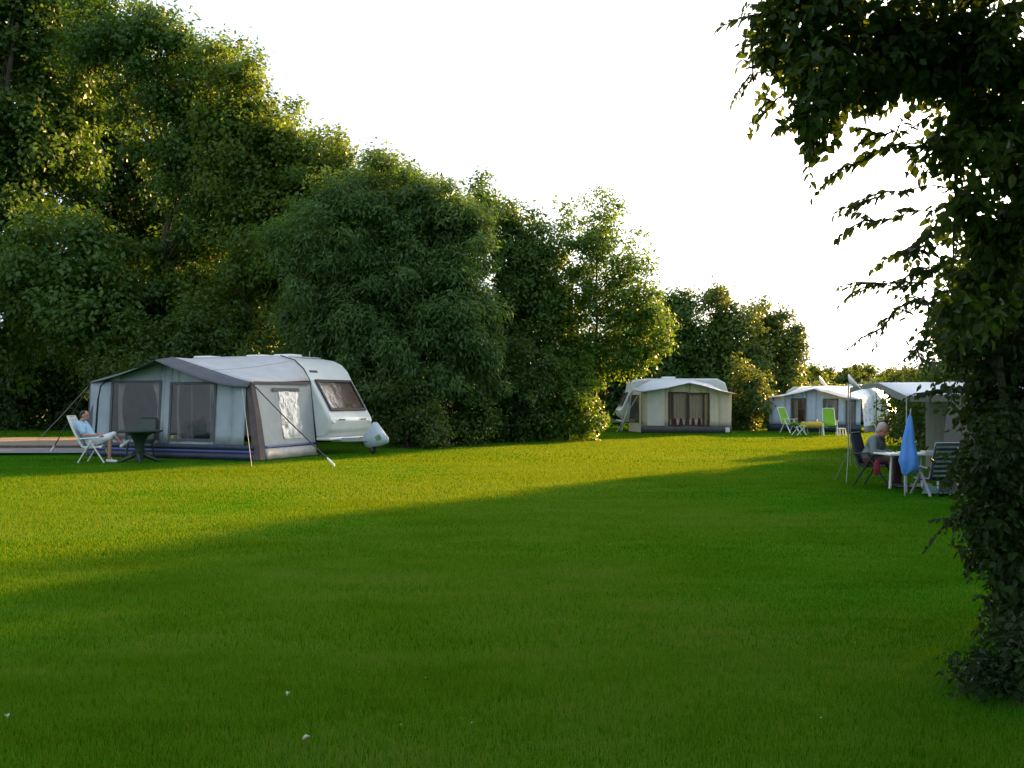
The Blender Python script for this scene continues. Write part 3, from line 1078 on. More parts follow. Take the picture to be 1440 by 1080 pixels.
# ---- far right pitch: pale roofed blue grey awning
P3 = Vector((16.01, 45.37, 0))
ROT3 = math.atan2(-.53, .85)
U3, V3 = Vector((math.cos(ROT3), math.sin(ROT3), 0)), Vector((-math.sin(ROT3), math.cos(ROT3), 0))
aw3 = thing('awning', 'blue grey awning with sunlit pale roof, lime green chairs set out before it', 'awning', P3, ROT3)
GP3 = [(-.1, 1.56), (-.8, 1.72), (-1.5, 1.93), (-2.14, 2.06), (-2.8, 1.93), (-3.6, 1.76), (-4.25, 1.66)]
R3 = [(-.05, 1.66), (-.3, 1.95), (-.8, 2.12), (-2.14, 2.17), (-3.4, 2.15), (-3.8, 2.0), (-4.0, 1.7)]
rows = []
for i in range(-1, 7):
    t = i / 6
    rows.append([(xa + (xb - xa) * t, 2.3 * t, za + (zb - za) * t - .03 * math.sin(math.pi * max(0, t)) - (.05 if i < 0 else 0)) for (xa, za), (xb, zb) in zip(GP3, R3)])
MB().grid(rows).build('roof', M['pale_roof'], aw3, smooth=True, solid=.012)
wins3 = [(-3.25, -2.62, .45, 1.52), (-1.75, -1.15, .45, 1.50), (-.72, -.36, .4, 1.42)]
M['blue_cloth'] = simple('blue_grey_cloth', (.44, .52, .68), .8, .08, 3, trans=.03)
front_wall(aw3, GP3, -4.3, -.1, wins3, .12, M['blue_cloth'], .34, .05, M['dark_cloth'])
MB().grid([[(-4.4 + 4.35 * i / 20, -.125 + .02 * math.sin(i), z) for i in range(21)] for z in (.0, .35)]).build('mud_skirt', M['navy_cloth'], aw3, smooth=True, solid=.008)
for xa, xb in ((-3.2, -3.0), (-1.7, -1.6), (-1.4, -1.18)):
    MB().grid([[(xa + (xb - xa) * k / 8, .1 + .02 * math.sin(k * 2), z) for k in range(9)] for z in (.46, 1.5)]).build('curtain', M['curtain'], aw3, smooth=True)
MB().box((-2.9, .9, .75), (.6, .5, .5)).build('inside_cupboard', simple('orange_brown', (.30, .12, .06), .7), aw3, bevel=.03)
s3 = MB()
for (ya, yb, za, zb) in ((0, .35, .3, 1.58), (.75, 1.1, .3, 1.60), (1.5, 2.3, .3, 1.64), (.35, .75, 1.35, 1.59), (1.1, 1.5, 1.35, 1.62), (.35, .75, .3, .5), (1.1, 1.5, .3, .5)):
    s3.poly([(.05 - .12 * za / 1.6, ya, za), (.05 - .12 * za / 1.6, yb, za), (.05 - .12 * zb / 1.6, yb, zb), (.05 - .12 * zb / 1.6, ya, zb)])
s3.build('side_panel', M['blue_cloth'], aw3, solid=.008)
for ya in (.35, 1.1):
    MB().poly([(.02, ya, .5), (.02, ya + .4, .5), (-.045, ya + .4, 1.35), (-.045, ya, 1.35)]).build('side_window', M['vinyl_milky'], aw3)
MB().poly([(.07, -.1, .0), (.07, 2.3, .0), (.045, 2.3, .3), (.045, -.05, .3)]).build('mud_skirt', M['navy_cloth'], aw3, solid=.008)
MB().poly([(-4.35, -.1, .0), (-4.1, 2.3, .0), (-4.0, 2.3, 1.68), (-4.3, 0, 1.62)]).build('side_panel', M['blue_cloth'], aw3, solid=.008)
MB().tube([(-.1, -.02, 1.58), (.75, -.5, .03)], .012, 5).build('guy_rope', M['white_plastic'], aw3)
cc3 = P3 + U3 * -1.9 + V3 * 3.35
caravan('caravan', 'white caravan behind the blue grey awning, its rounded nose showing on the right', cc3, ROT3,
        [(2.20, .42), (2.55, .6), (2.62, .85), (2.52, .98), (2.22, 1.55), (2.0, 1.85), (1.7, 2.08), (1.2, 2.14), (-2.0, 2.14), (-2.35, 1.9), (-2.45, 1.2), (-2.4, .42)],
        1.0, ((2.47, 1.08), (2.20, 1.58)), 1, low=.8, hatches=(.8,), drawbar=1.0)
hc3 = P3 + U3 * 1.55 + V3 * 3.3
mb = MB()
mb.lathe([(.10, .12), (.34, .2), (.36, .5), (.22, .68), (.05, .75)], n=14)
o = mb.build('hitch_cover', simple('grey_cover', (.30, .32, .38), .7), smooth=True)
o.location = hc3
tag(o, 'grey cloth cover on the hitch in front of the white rounded caravan nose', 'cover')

# ------------------------------------------------------------------ camp furniture


def recliner(name, label, loc, rotz, mat, stripe=None, frame='white_plastic', tilt=.42, hb=.68, group=None, seat_z=.40, wid=.52):
    """High backed folding camp chair; the sitter looks along +x."""
    r = thing(name, label, 'chair', loc, rotz, group)
    hw = wid / 2
    b0 = Vector((-.20, 0, seat_z + .02))
    b1 = b0 + Vector((-math.sin(tilt), 0, math.cos(tilt))) * hb
    rows = []
    for i in range(9):
        t = i / 8
        p = b0.lerp(b1, t) + Vector((-.02 * math.sin(math.pi * t), 0, 0))
        wv_ = hw * (1 - .12 * t ** 3)
        rows.append([p + Vector((-.015 * (1 - (k / 3 - 1) ** 2), (k / 3 - 1) * wv_, 0)) for k in range(7)])
    bk = MB().grid(rows).build('backrest', mat, r, smooth=True, solid=.03)
    if stripe:
        st = MB()
        for i in range(7):
            p = b0.lerp(b1, .08 + i * .135)
            for o_ in (-.058, .022):
                st.box(p + Vector((o_, 0, 0)), (.012, wid * .9, .035), Matrix.Rotation(-tilt, 3, 'Y'))
        st.build('stripes', stripe, bk)
    rows = [[Vector((-.20 + .47 * i / 5, (k / 3 - 1) * hw, seat_z - .03 * math.sin(math.pi * i / 5) + .03 * i / 5)) for k in range(7)] for i in range(6)]
    MB().grid(rows).build('seat', mat, r, smooth=True, solid=.03)
    for sy in (-1, 1):
        y = sy * (hw + .03)
        MB().bar((-.28, y, seat_z + .20), (.22, y, seat_z + .23), .055, .03).build('armrest', M[frame], r, bevel=.01)
        MB().bar((.06, y, seat_z + .19), (-.28, y, 0), .022, .045, (0, 1, 0)).build('leg', M[frame], r)
        MB().bar((-.02, y * .97, seat_z + .19), (.34, y * .97, 0), .022, .045, (0, 1, 0)).build('leg', M[frame], r)
    fr = MB()
    fr.tube([b1 + Vector((0, -hw * .88, 0)), b0 + Vector((0, -hw, 0)), Vector((.27, -hw, seat_z))], .016, 6)
    fr.tube([b1 + Vector((0, hw * .88, 0)), b0 + Vector((0, hw, 0)), Vector((.27, hw, seat_z))], .016, 6)
    fr.tube([b1 + Vector((0, -hw * .88, 0)), b1 + Vector((0, hw * .88, 0))], .016, 6)
    fr.build('frame', M[frame], r)
    return r


S1 = at(133, 650)
recliner('folding_chair', 'white high backed folding chair the man in the light blue shirt sits in', S1, 0.02, M['white_plastic'], tilt=.46, hb=.80, seat_z=.37)

# round dark green table with splayed feet
T1 = at(196, 650)
tb = thing('garden_table', 'round dark green plastic table in front of the awning window', 'table', T1)
MB().lathe([(.30, .70), (.49, .715), (.53, .735), (.53, .765), (.50, .775), (.02, .775)], n=32).build('table_top', M['green_plastic'], tb, smooth='auto')
MB().lathe([(.11, .06), (.10, .30), (.12, .48), (.20, .62), (.32, .705)], n=20).build('pedestal', M['green_plastic'], tb, smooth='auto')
for k in range(4):
    a = k * math.pi / 2 + .4
    c, s = math.cos(a), math.sin(a)
    MB().tube([(.07 * c, .07 * s, .22), (.22 * c, .22 * s, .12), (.44 * c, .44 * s, .025), (.50 * c, .50 * s, .02)], [.06, .05, .03, .025], 8).build('leg', M['green_plastic'], tb, smooth=True)

# dark green chair behind the table
gc = thing('garden_chair', 'dark green plastic chair standing behind the round table', 'chair', at(197, 645.5), R(-100))
rows = []
for i in range(7):
    t = i / 6
    wv_ = .25 * (1 - .35 * max(0, t - .6) ** 1.2)
    rows.append([(-.22 - .18 * t - .03 * (1 - (k / 4 - 1) ** 2), (k / 4 - 1) * wv_, .42 + .62 * t) for k in range(9)])
MB().grid(rows).build('backrest', M['green_plastic'], gc, smooth=True, solid=.025)
MB().box((0, 0, .42), (.46, .48, .035)).build('seat', M['green_plastic'], gc, bevel=.015)
for sx, sy in ((-1, -1), (-1, 1), (1, -1), (1, 1)):
    MB().tube([(sx * .20, sy * .21, .42), (sx * .25, sy * .25, 0)], [.028, .022], 6).build('leg', M['green_plastic'], gc)
for sy in (-1, 1):
    MB().tube([(-.27, sy * .26, .66), (.1, sy * .28, .66), (.2, sy * .26, .62), (.21, sy * .24, .42)], .024, 6).build('armrest', M['green_plastic'], gc)

# furniture of the far right pitch
d3 = (-V3)
fx = recliner('lime_chair', 'lime green high backed chair left of the yellow table, turned sideways', at(1110, 608.5), R(-60), M['lime'], frame='white_plastic', hb=.78, group='lime green chairs')
dup(fx, at(1167, 612.5), R(-100), 'lime green recliner right of the yellow table, back tilted away from the awning', 'lime green chairs')
lc = at(1124, 612)
l2 = thing('lime_stool', 'small lime green folding stool between the tall lime chair and yellow table', 'stool', lc, .3, 'lime green chairs')
MB().grid([[(-.2 + .1 * i, (k / 2 - 1) * .2, .42 - .03 * math.sin(math.pi * i / 4) + .05 * (i == 0)) for k in range(5)] for i in range(5)]).build('seat', M['lime'], l2, smooth=True, solid=.02)
MB().grid([[(-.2 - .02 * i, (k / 2 - 1) * .2, .42 + .07 * i) for k in range(5)] for i in range(3)]).build('backrest', M['lime'], l2, smooth=True, solid=.02)
for sx, sy in ((-1, -1), (-1, 1), (1, -1), (1, 1)):
    MB().bar((sx * .15, sy * .2, .42), (-sx * .24, sy * .2, 0), .03, .03, (0, 1, 0)).build('leg', M['white_plastic'], l2)
ty = at(1144, 611.5)
t3 = thing('camping_table', 'low camping table under a yellow cloth between the lime chairs', 'table', ty)
MB().grid([[(-.42 + .84 * i / 10, -.29 + .58 * k / 6, .52) for k in range(7)] for i in range(11)]).build('table_top', M['white_plastic'], t3, solid=.03)
for sx, sy in ((-1, -1), (-1, 1), (1, -1), (1, 1)):
    MB().bar((sx * .36, sy * .24, .5), (sx * .30, sy * .2, 0), .035, .035).build('leg', M['steel'], t3)
tc = MB()
rows = []
for i in range(-2, 13):
    row = []
    for k in range(-2, 9):
        x = -.44 + .88 * min(10, max(0, i)) / 10
        y = -.31 + .62 * min(6, max(0, k)) / 6
        dr = .0 + .13 * ((i < 0) * -i + (i > 10) * (i - 10)) + .11 * ((k < 0) * -k + (k > 6) * (k - 6))
        row.append((x + .03 * ((i > 10) - (i < 0)), y + .03 * ((k > 6) - (k < 0)), .545 - min(.28, dr) + .01 * math.sin(i * 2 + k)))
    rows.append(row)
o = tc.grid(rows).build('tablecloth', M['yellow'], smooth=True, solid=.006)
o.location = ty
tag(o, 'yellow cloth draped over the low table by the lime chairs', 'tablecloth')
cp = MB().lathe([(.03, 0), (.04, .03), (.045, .1), (.04, .1)], n=12)
o = cp.build('cup', M['white_plastic'], smooth=True)
o.location = ty + Vector((.12, -.1, .553))
tag(o, 'small white cup standing on the yellow tablecloth', 'cup')
wst = at(1183, 612.5)
w3 = thing('white_stool', 'small white plastic stool right of the lime recliner', 'stool', wst, .2)
MB().box((0, 0, .29), (.30, .26, .04)).build('seat', M['white_plastic'], w3, bevel=.01)
for sx, sy in ((-1, -1), (-1, 1), (1, -1), (1, 1)):
    MB().bar((sx * .12, sy * .1, .28), (sx * .14, sy * .12, 0), .05, .04).build('leg', M['white_plastic'], w3)

# satellite dishes seen nearly edge on


def dish(label, loc, top_z, dia, tripod=True, yaw=0.0):
    r = thing('satellite_dish', label, 'satellite dish', loc, yaw, 'satellite dishes')
    d = MB()
    n = 24
    rows = []
    for i in range(6):
        rr = dia / 2 * i / 5
        rows.append([(.22 * dia * (i / 5) ** 2, rr * math.cos(2 * math.pi * k / n), rr * math.sin(2 * math.pi * k / n)) for k in range(n + 1)])
    rot = Matrix.Rotation(R(-38), 3, 'Y')
    rows = [[rot @ Vector(p) + Vector((.05, 0, top_z)) for p in row] for row in rows]
    d.grid(rows)
    d.build('reflector', M['trim_white'], r, smooth=True, solid=.02)
    MB().tube([(0, 0, .0 if not tripod else .45), (0, 0, top_z)], .012, 8).build('mast', M['steel'], r)
    a = MB().tube([rot @ Vector((.0, 0, -dia * .45)) + Vector((.05, 0, top_z)), rot @ Vector((dia * .6, 0, -dia * .2)) + Vector((.05, 0, top_z))], .01, 6)
    a.build('feed_arm', M['steel'], r)
    if tripod:
        for k in range(3):
            an = k * 2.094 + .5
            MB().tube([(0, 0, .55), (.30 * math.cos(an), .30 * math.sin(an), 0)], .006, 6).build('leg', M['steel'], r)
    return r


dish('white satellite dish on a thin tripod pole on the lawn left of the elderly person', at(1193, 677), pt(1193, 539, 2100 / 115).z - .02, .34, True, R(-24))
dl = pt(1153, 541, 49.6)
dish('white satellite dish on a mast rising behind the peak of the blue grey awning', (dl.x, dl.y, 0), dl.z + .1, .62, False, R(-24))

# ------------------------------------------------------------------ right pitch: open tent, table, chair, parasol
A = Vector(pt(1275, 557, 16.0))
B = Vector(pt(1232, 537, 19.6))
C = Vector(pt(1196, 545, 22.6))
back = Vector((.97, -.24, 0))
tent = thing('tent', 'open fronted pale grey tent with a wide pitched canopy behind the overhanging leaves', 'tent', (B.x, B.y, 0))
O = Vector((B.x, B.y, 0))


def rel(p):
    return Vector(p) - O


rows = []
for t in np.linspace(0, 1, 9):
    sag = -.10 * math.sin(math.pi * t)
    e = back * 4.2 * t
    row = []
    for s, (a, b) in enumerate(((A, B), (B, C))):
        for k in range(6 if s == 0 else 7):
            if s == 1 and k == 0:
                continue
            u = k / (6 if s == 0 else 6)
            p = a.lerp(b, u) + e
            p = p + Vector((0, 0, sag * math.sin(math.pi * u) + .16 * t))
            row.append(rel(p))
    rows.append(row)
MB().grid(rows).build('canopy', M['tent_roof'], tent, smooth=True, solid=.012)
vl = MB()
top = [A, A.lerp(B, .33), A.lerp(B, .66), B, B.lerp(C, .5), C]
vl.grid([[rel(p) for p in top], [rel(p) + Vector((-.02, 0, -.09 - .03 * (i % 2))) for i, p in enumerate(top)]])
vl.build('valance', M['tent_wall'], tent, solid=.01)
vl = MB().grid([[rel(A + back * t + Vector((0, 0, .04 * t))) for t in (0, 1, 2, 3, 4)], [rel(A + back * t + Vector((0, 0, -.09))) for t in (0, 1, 2, 3, 4)]])
vl.build('valance', M['tent_wall'], tent, solid=.01)
wa = A + back * .62
wb = A + back * 4.2
MB().poly([rel(Vector((wa.x - .16, wa.y, 0.02))), rel(Vector((wb.x, wb.y, .02))), rel(Vector((wb.x, wb.y, 1.62))), rel(Vector((wa.x + .0, wa.y, 1.52)))]).build('side_wall', M['tent_wall'], tent, solid=.012)
bar_ = MB().bar(rel(Vector((wa.x - .12, wa.y - .03, .62))), rel(Vector((wb.x, wb.y - .03, .62))), .02, .05)
bar_.build('wall_band', M['cream_light'], tent)
wc, wd = B + back * 1.6, C + back * 1.6
MB().poly([rel(Vector((wa.x + 1.0, wa.y, .02))), rel(Vector((wd.x, wd.y, .02))), rel(Vector((wd.x, wd.y, 1.72))), rel(Vector((wc.x, wc.y, 1.84))), rel(Vector((wa.x + 1.0, wa.y, 1.56)))]).build('inner_wall', M['tent_wall'], tent, solid=.012)
for p in (A, B, C):
    MB().tube([rel(Vector((p.x, p.y, 0))), rel(p)], .012, 6).build('pole', M['chrome'], tent)
MB().tube([rel(A.lerp(B, .1)), rel(at(1243, 627))], .006, 5).build('guy_rope', M['steel'], tent)

strip_mat = strip('groundsheet', M['mat_beige'], [tuple(at(1262, 687).xy), tuple(at(1312, 687).xy), tuple(at(1310, 682).xy), tuple(at(1266, 682).xy)], .030)
del strip_mat['kind']
tag(strip_mat, 'beige groundsheet spread under the white table', 'groundsheet')
gs = strip('groundsheet', M['mat_teal'], [tuple(at(1296, 698).xy), tuple(at(1352, 698).xy), tuple(at(1350, 687).xy), tuple(at(1300, 687).xy)], .045)
del gs['kind']
tag(gs, 'teal groundsheet under the dark striped reclining chair', 'groundsheet')

# white table
tw_ = thing('camping_table', 'white rectangular camping table beside the folded blue parasol', 'table', at(1276, 689), .08)
ky = at(1276, 689).y / F
MB().box((0, 0, .60), (76 * ky, .62, .03)).build('table_top', M['white_plastic'], tw_, bevel=.01)
for sx in (-.18, .42):
    for sy in (-1, 1):
        MB().bar((sx * .85, sy * .24, .59), (sx * .95, sy * .27, 0), .035, .035).build('leg', M['white_plastic'], tw_)
lp = at(1276, 689)
o = MB().lathe([(.085, 0), (.09, .01), (.05, .02), (.02, .025)], n=16).build('plate', M['trim_white'], smooth=True)
o.location = lp + Vector((-.12, -.02, .617))
tag(o, 'small white plate lying on the white camping table', 'plate')
bw = MB().box((0, 0, .0), (.26, .2, .05))
o = bw.build('tray', M['cream_light'], bevel=.015)
o.location = lp + Vector((.30, -.20, .64))
tag(o, 'pale tray at the right end of the white camping table', 'tray')

# folded parasol
pl_ = at(1272, 697)
pr = thing('parasol', 'bright blue folded parasol hanging slack on its thin pole by the white table', 'parasol', pl_)
MB().tube([(0, 0, -.05), (.02, 0, .4), (.09, 0, 1.25), (.10, 0, 1.36)], .012, 8).build('pole', M['steel'], pr)
rows = []
zs_ = [1.27, 1.22, 1.05, .85, .65, .50, .42, .36, .30]
hw_ = [.012, .030, .058, .090, .120, .142, .11, .065, .012]
for z, h_ in zip(zs_, hw_):
    cx_ = .02 + .07 * (z - .3)
    cx_ += .03 * (h_ > .1)
    rows.append([(cx_ + h_ * (1 + .16 * math.cos(5 * 2 * math.pi * k / 30)) * math.cos(2 * math.pi * k / 30), h_ * .8 * (1 + .16 * math.cos(5 * 2 * math.pi * k / 30)) * math.sin(2 * math.pi * k / 30), z - .05 * (h_ > .1) * math.cos(2 * math.pi * k / 30)) for k in range(31)])
MB().grid(rows).build('canopy', M['parasol'], pr, smooth=True)

# dark striped recliner seen from behind
rc_ = recliner('reclining_chair', 'dark navy striped reclining chair with grey frame at the right of the white table', at(1318, 696), R(100), M['chair_navy'], M['chair_stripe'], 'grey_plastic', tilt=.22, hb=.66, seat_z=.30, wid=.58)
rc_.scale = (.86, .86, .86)
recliner('folding_chair', 'dark framed folding chair under the elderly person in grey', at(1230, 683), R(-40), M['chair_navy'], None, 'trim_black', tilt=.25, hb=.55, seat_z=.36, wid=.46)
o = MB().lathe([(.05, 0), (.13, .02), (.16, .16), (.12, .30), (.05, .36)], n=14).build('bag', M['red_cloth'], smooth=True)
o.location = at(1233, 691) + Vector((0, 0, .26))
o.scale = (.36, .25, .7)
tag(o, 'dark red cloth bag hanging at the knees of the seated elderly person', 'bag')

# ------------------------------------------------------------------ people


def fused(name, caps, ells, voxel, mat, parent, smooth=3):
    """Capsules and ellipsoids welded into one continuous skin."""
    bm = bmesh.new()

    def ell(c, r, rot=None):
        m = Matrix.Translation(Vector(c)) @ (rot.to_4x4() if rot else Matrix.Identity(4)) @ Matrix.Diagonal((*r, 1))
        bmesh.ops.create_icosphere(bm, subdivisions=3, radius=1, matrix=m)
    for a, ra, b, rb in caps:
        a, b = Vector(a), Vector(b)
        n = 7
        for i in range(n + 1):
            t = i / n
            r = ra + (rb - ra) * t
            ell(a.lerp(b, t), (r, r, r))
    for e in ells:
        ell(*e)
    me = bpy.data.meshes.new(name)
    bm.to_mesh(me)
    bm.free()
    tmp = bpy.data.objects.new(name + '_tmp', me)
    COL.objects.link(tmp)
    rm_ = tmp.modifiers.new('r', 'REMESH')
    rm_.mode = 'VOXEL'
    rm_.voxel_size = voxel
    sm = tmp.modifiers.new('s', 'SMOOTH')
    sm.iterations = smooth
    dg = bpy.context.evaluated_depsgraph_get()
    m2 = bpy.data.meshes.new_from_object(tmp.evaluated_get(dg))
    bpy.data.objects.remove(tmp)
    m2.name = name
    m2.materials.clear()
    m2.materials.append(mat)
    m2.shade_smooth()
    o = bpy.data.objects.new(name, m2)
    COL.objects.link(o)
    o.parent = parent
    return o


def hand(wrist, d, n, side, curl=.5):
    """Palm, four unequal bent fingers and a thumb; d points along the fingers, n is the palm's normal."""
    d, n = Vector(d).normalized(), Vector(n).normalized()
    s = d.cross(n) * side
    w_ = Vector(wrist)
    caps, ells = [], []
    for k in range(4):
        y = (k - 1.5) * .021
        caps.append((w_ + d * .015 + s * y * .6, .014, w_ + d * .085 + s * y, .0115))
        L = (.062, .074, .069, .054)[k]
        a = w_ + d * .085 + s * y
        b = a + d * L * .5 - n * L * .5 * curl * .7
        c = b + d * L * .5 * (1 - curl * .6) - n * L * .5 * (curl + .15)
        caps.append((a, .0095, b, .0088))
        caps.append((b, .0088, c, .0075))
    a = w_ + d * .025 - s * .03
    b = a + d * .04 - s * .022 - n * .015
    caps.append((a, .013, b, .0105))
    caps.append((b, .0105, b + d * .032 - n * .012, .009))
    return caps, ells


def head(c, fwd, up):
    """Skull, jaw, nose, brow, ears, mouth round centre c."""
    f, u = Vector(fwd).normalized(), Vector(up).normalized()
    l = u.cross(f)
    rot = Matrix((f, l, u)).transposed()
    c = Vector(c)
    e = [(c + u * .02, (.098, .077, .102), rot), (c + f * .025 - u * .055, (.068, .058, .068), rot), (c + f * .058 - u * .095, (.028, .03, .022), rot),
         (c + f * .096 - u * .012, (.020, .012, .026), rot), (c + f * .108 - u * .028, (.014, .013, .011), rot), (c + f * .080 + u * .025, (.020, .050, .012), rot),
         (c + f * .086 - u * .058, (.014, .025, .007), rot), (c + f * .084 - u * .070, (.013, .021, .007), rot)]
    for s in (-1, 1):
        e.append((c + l * s * .080 - u * .01 - f * .005, (.022, .010, .034), rot))
    return e, rot, f, l, u


# man in the white chair, in profile, looking right
ps = thing('person', 'man in light blue shirt and pale shorts sitting back in the white chair', 'person', S1 + Vector((0, 0, 0)), .02)
hip = [Vector((-.06, s * .09, .48)) for s in (-1, 1)]
sho = [Vector((-.30, s * .185, .92)) for s in (-1, 1)]
nk = Vector((-.31, 0, .99))
hd = Vector((-.24, 0, 1.12))
kn = [Vector((.42, -.12, .60)), Vector((.44, .06, .66))]
an = [Vector((.40, -.13, .10)), Vector((.70, -.06, .42))]
el = [Vector((-.14, s * .25, .66)) for s in (-1, 1)]
wr_ = [Vector((.14, -.17, .65)), Vector((.15, .13, .66))]
caps = []
for i in (0, 1):
    caps += [(hip[i], .085, kn[i], .058), (kn[i], .055, an[i].lerp(kn[i], .35), .05), (an[i].lerp(kn[i], .35), .05, an[i], .036), (sho[i], .052, el[i], .042), (el[i], .040, wr_[i], .027)]
caps += [(Vector((-.06, -.06, .50)), .10, Vector((-.06, .06, .50)), .10), (Vector((-.09, 0, .55)), .115, Vector((-.22, 0, .78)), .125), (Vector((-.24, -.09, .84)), .10, Vector((-.24, .09, .84)), .10),
         (sho[0], .055, sho[1], .055), (nk, .052, hd - Vector((0, 0, .05)), .048)]
caps += [(an[0] + Vector((-.03, 0, -.05)), .034, an[0] + Vector((.16, 0, -.07)), .028), (an[1] + Vector((-.02, 0, -.02)), .034, an[1] + Vector((.13, 0, .09)), .028)]
e, rot, f_, l_, u_ = head(hd, (1, 0, -.12), (.12, 0, 1))
for i, sd in ((0, -1), (1, 1)):
    hcaps, _ = hand(wr_[i] + Vector((.01, 0, 0)), (1, .15 * -sd, .02), (0, 0, 1), sd, .6)
    caps += hcaps
fused('body', caps, e, .0065, M['skin'], ps)
cap2 = [(Vector((-.06, -.06, .56)), .125, Vector((-.06, .06, .56)), .125), (Vector((-.09, 0, .57)), .14, Vector((-.22, 0, .78)), .145), (Vector((-.25, -.10, .83)), .115, Vector((-.25, .10, .83)), .115), (sho[0], .072, sho[1], .072)]
for i in (0, 1):
    cap2.append((sho[i], .074, sho[i].lerp(el[i], .72), .066))
fused('shirt', cap2, [], .012, M['shirt_blue'], ps)
cap3 = [(Vector((-.07, -.06, .50)), .122, Vector((-.07, .06, .50)), .122)]
for i in (0, 1):
    cap3.append((hip[i], .104, hip[i].lerp(kn[i], .98), .080))
fused('shorts', cap3, [], .012, M['shorts'], ps)
fused('hair', [], [(hd + u_ * .045 - f_ * .022, (.088, .083, .086), rot), (hd - f_ * .06 + u_ * .0, (.05, .074, .075), rot)], .008, M['hair_dark'], ps)
for i in (0, 1):
    k = an[i]
    t = (Vector((.17, 0, -.07)) if i == 0 else Vector((.14, 0, .10)))
    fused('shoe', [(k + Vector((-.04, 0, -.055 if i == 0 else -.03)), .043, k + t, .036)], [], .010, M['shoe_white'], ps)
for s in (-1, 1):
    MB().lathe([(.001, -.009), (.007, -.005), (.009, 0), (.007, .005), (.001, .009)], c=tuple(hd + f_ * .088 + l_ * s * .030 + u_ * .008), n=10).build('eye', M['eye'], ps, smooth=True)

# elderly person by the white table
S2 = at(1230, 683)
p2 = thing('person', 'elderly grey haired person in grey green top leaning forward by the white table', 'person', S2, R(-40))
hip = [Vector((-.08, s * .09, .46)) for s in (-1, 1)]
sho = [Vector((.04, s * .17, .82)) for s in (-1, 1)]
nk, hd = Vector((.06, 0, .87)), Vector((.14, 0, .98))
kn = [Vector((.36, s * .12, .50)) for s in (-1, 1)]
an = [Vector((.36, s * .13, .09)) for s in (-1, 1)]
el = [Vector((.07, s * .25, .60)) for s in (-1, 1)]
wr_ = [Vector((.30, s * .09, .58)) for s in (-1, 1)]
caps = []
for i in (0, 1):
    caps += [(hip[i], .085, kn[i], .06), (kn[i], .056, an[i].lerp(kn[i], .35), .05), (an[i].lerp(kn[i], .35), .05, an[i], .036), (sho[i], .05, el[i], .042), (el[i], .04, wr_[i], .027)]
    caps.append((an[i] + Vector((-.03, 0, -.05)), .034, an[i] + Vector((.16, 0, -.065)), .026))
caps += [(Vector((-.08, -.06, .48)), .105, Vector((-.08, .06, .48)), .105), (Vector((-.07, 0, .54)), .12, Vector((.0, 0, .72)), .12), (Vector((.02, -.08, .77)), .095, Vector((.02, .08, .77)), .095), (sho[0], .052, sho[1], .052), (nk, .05, hd - Vector((.02, 0, .04)), .046)]
for i, sd in ((0, -1), (1, 1)):
    hcaps, _ = hand(wr_[i], (1, .5 * -sd, -.1), (0, 0, 1), sd, .6)
    caps += hcaps
e, rot, f_, l_, u_ = head(hd, (1, -.1, -.45), (.42, 0, 1))
fused('body', caps, e, .0065, M['skin_red'], p2)
cap2 = [(Vector((-.08, -.06, .52)), .135, Vector((-.08, .06, .52)), .135), (Vector((-.07, 0, .55)), .14, Vector((.0, 0, .72)), .14), (Vector((.01, -.09, .76)), .112, Vector((.01, .09, .76)), .112), (sho[0], .07, sho[1], .07)]
for i in (0, 1):
    cap2 += [(sho[i], .072, el[i], .060), (el[i], .058, wr_[i].lerp(el[i], .3), .046)]
fused('top', cap2, [], .012, M['shirt_grey'], p2)
cap3 = [(Vector((-.08, -.06, .47)), .125, Vector((-.08, .06, .47)), .125)]
for i in (0, 1):
    cap3 += [(hip[i], .105, kn[i], .08), (kn[i], .078, an[i] + Vector((0, 0, .03)), .060)]
fused('trousers', cap3, [], .012, M['trousers'], p2)
fused('hair', [], [(hd + u_ * .042 - f_ * .022, (.092, .086, .088), rot), (hd - f_ * .05 - u_ * .02, (.06, .080, .08), rot)], .008, M['hair_grey'], p2)
for i in (0, 1):
    fused('shoe', [(an[i] + Vector((-.04, 0, -.05)), .042, an[i] + Vector((.17, 0, -.06)), .034)], [], .010, M['trim_black'], p2)
for s in (-1, 1):
    MB().lathe([(.001, -.009), (.007, -.005), (.009, 0), (.007, .005), (.001, .009)], c=tuple(hd + f_ * .088 + l_ * s * .030 + u_ * .008), n=10).build('eye', M['eye'], p2, smooth=True)

# ------------------------------------------------------------------ trees


def foot(px, Y):
    return ((px - CX) / F * Y, Y, 0)


GR = 'tall trees at the back left of the lawn'
tree('broadleaf_tree', 'tallest dark tree at the far left edge, branches hanging low over the path', 'tree', foot(-75, 46),
     lobes_px(46, [(-60, 60, 150, 150), (30, -20, 120, 120), (85, 80, 85, 90), (-40, 250, 140, 120), (50, 200, 80, 90), (80, 360, 110, 75, -5), (-20, 420, 120, 100, -3), (130, 430, 80, 60, -6)], .8),
     M['leaf_grove'], (.26, .16), .95, 110, .12, .42, 34, group=GR)
tree('broadleaf_tree', 'tall green tree with a dark hollow and bare limbs showing, behind the slate awning peak', 'tree', foot(190, 43),
     lobes_px(43, [(165, 50, 80, 75), (228, 78, 72, 66), (292, 135, 62, 62), (270, 190, 75, 60), (330, 220, 70, 80), (290, 300, 75, 75), (200, 140, 40, 34, 2), (250, 400, 90, 90), (150, 470, 80, 70), (330, 440, 80, 80)], .8),
     M['leaf_grove'], (.22, .13), .8, 140, .08, .40, 60, group=GR, top=11.5)
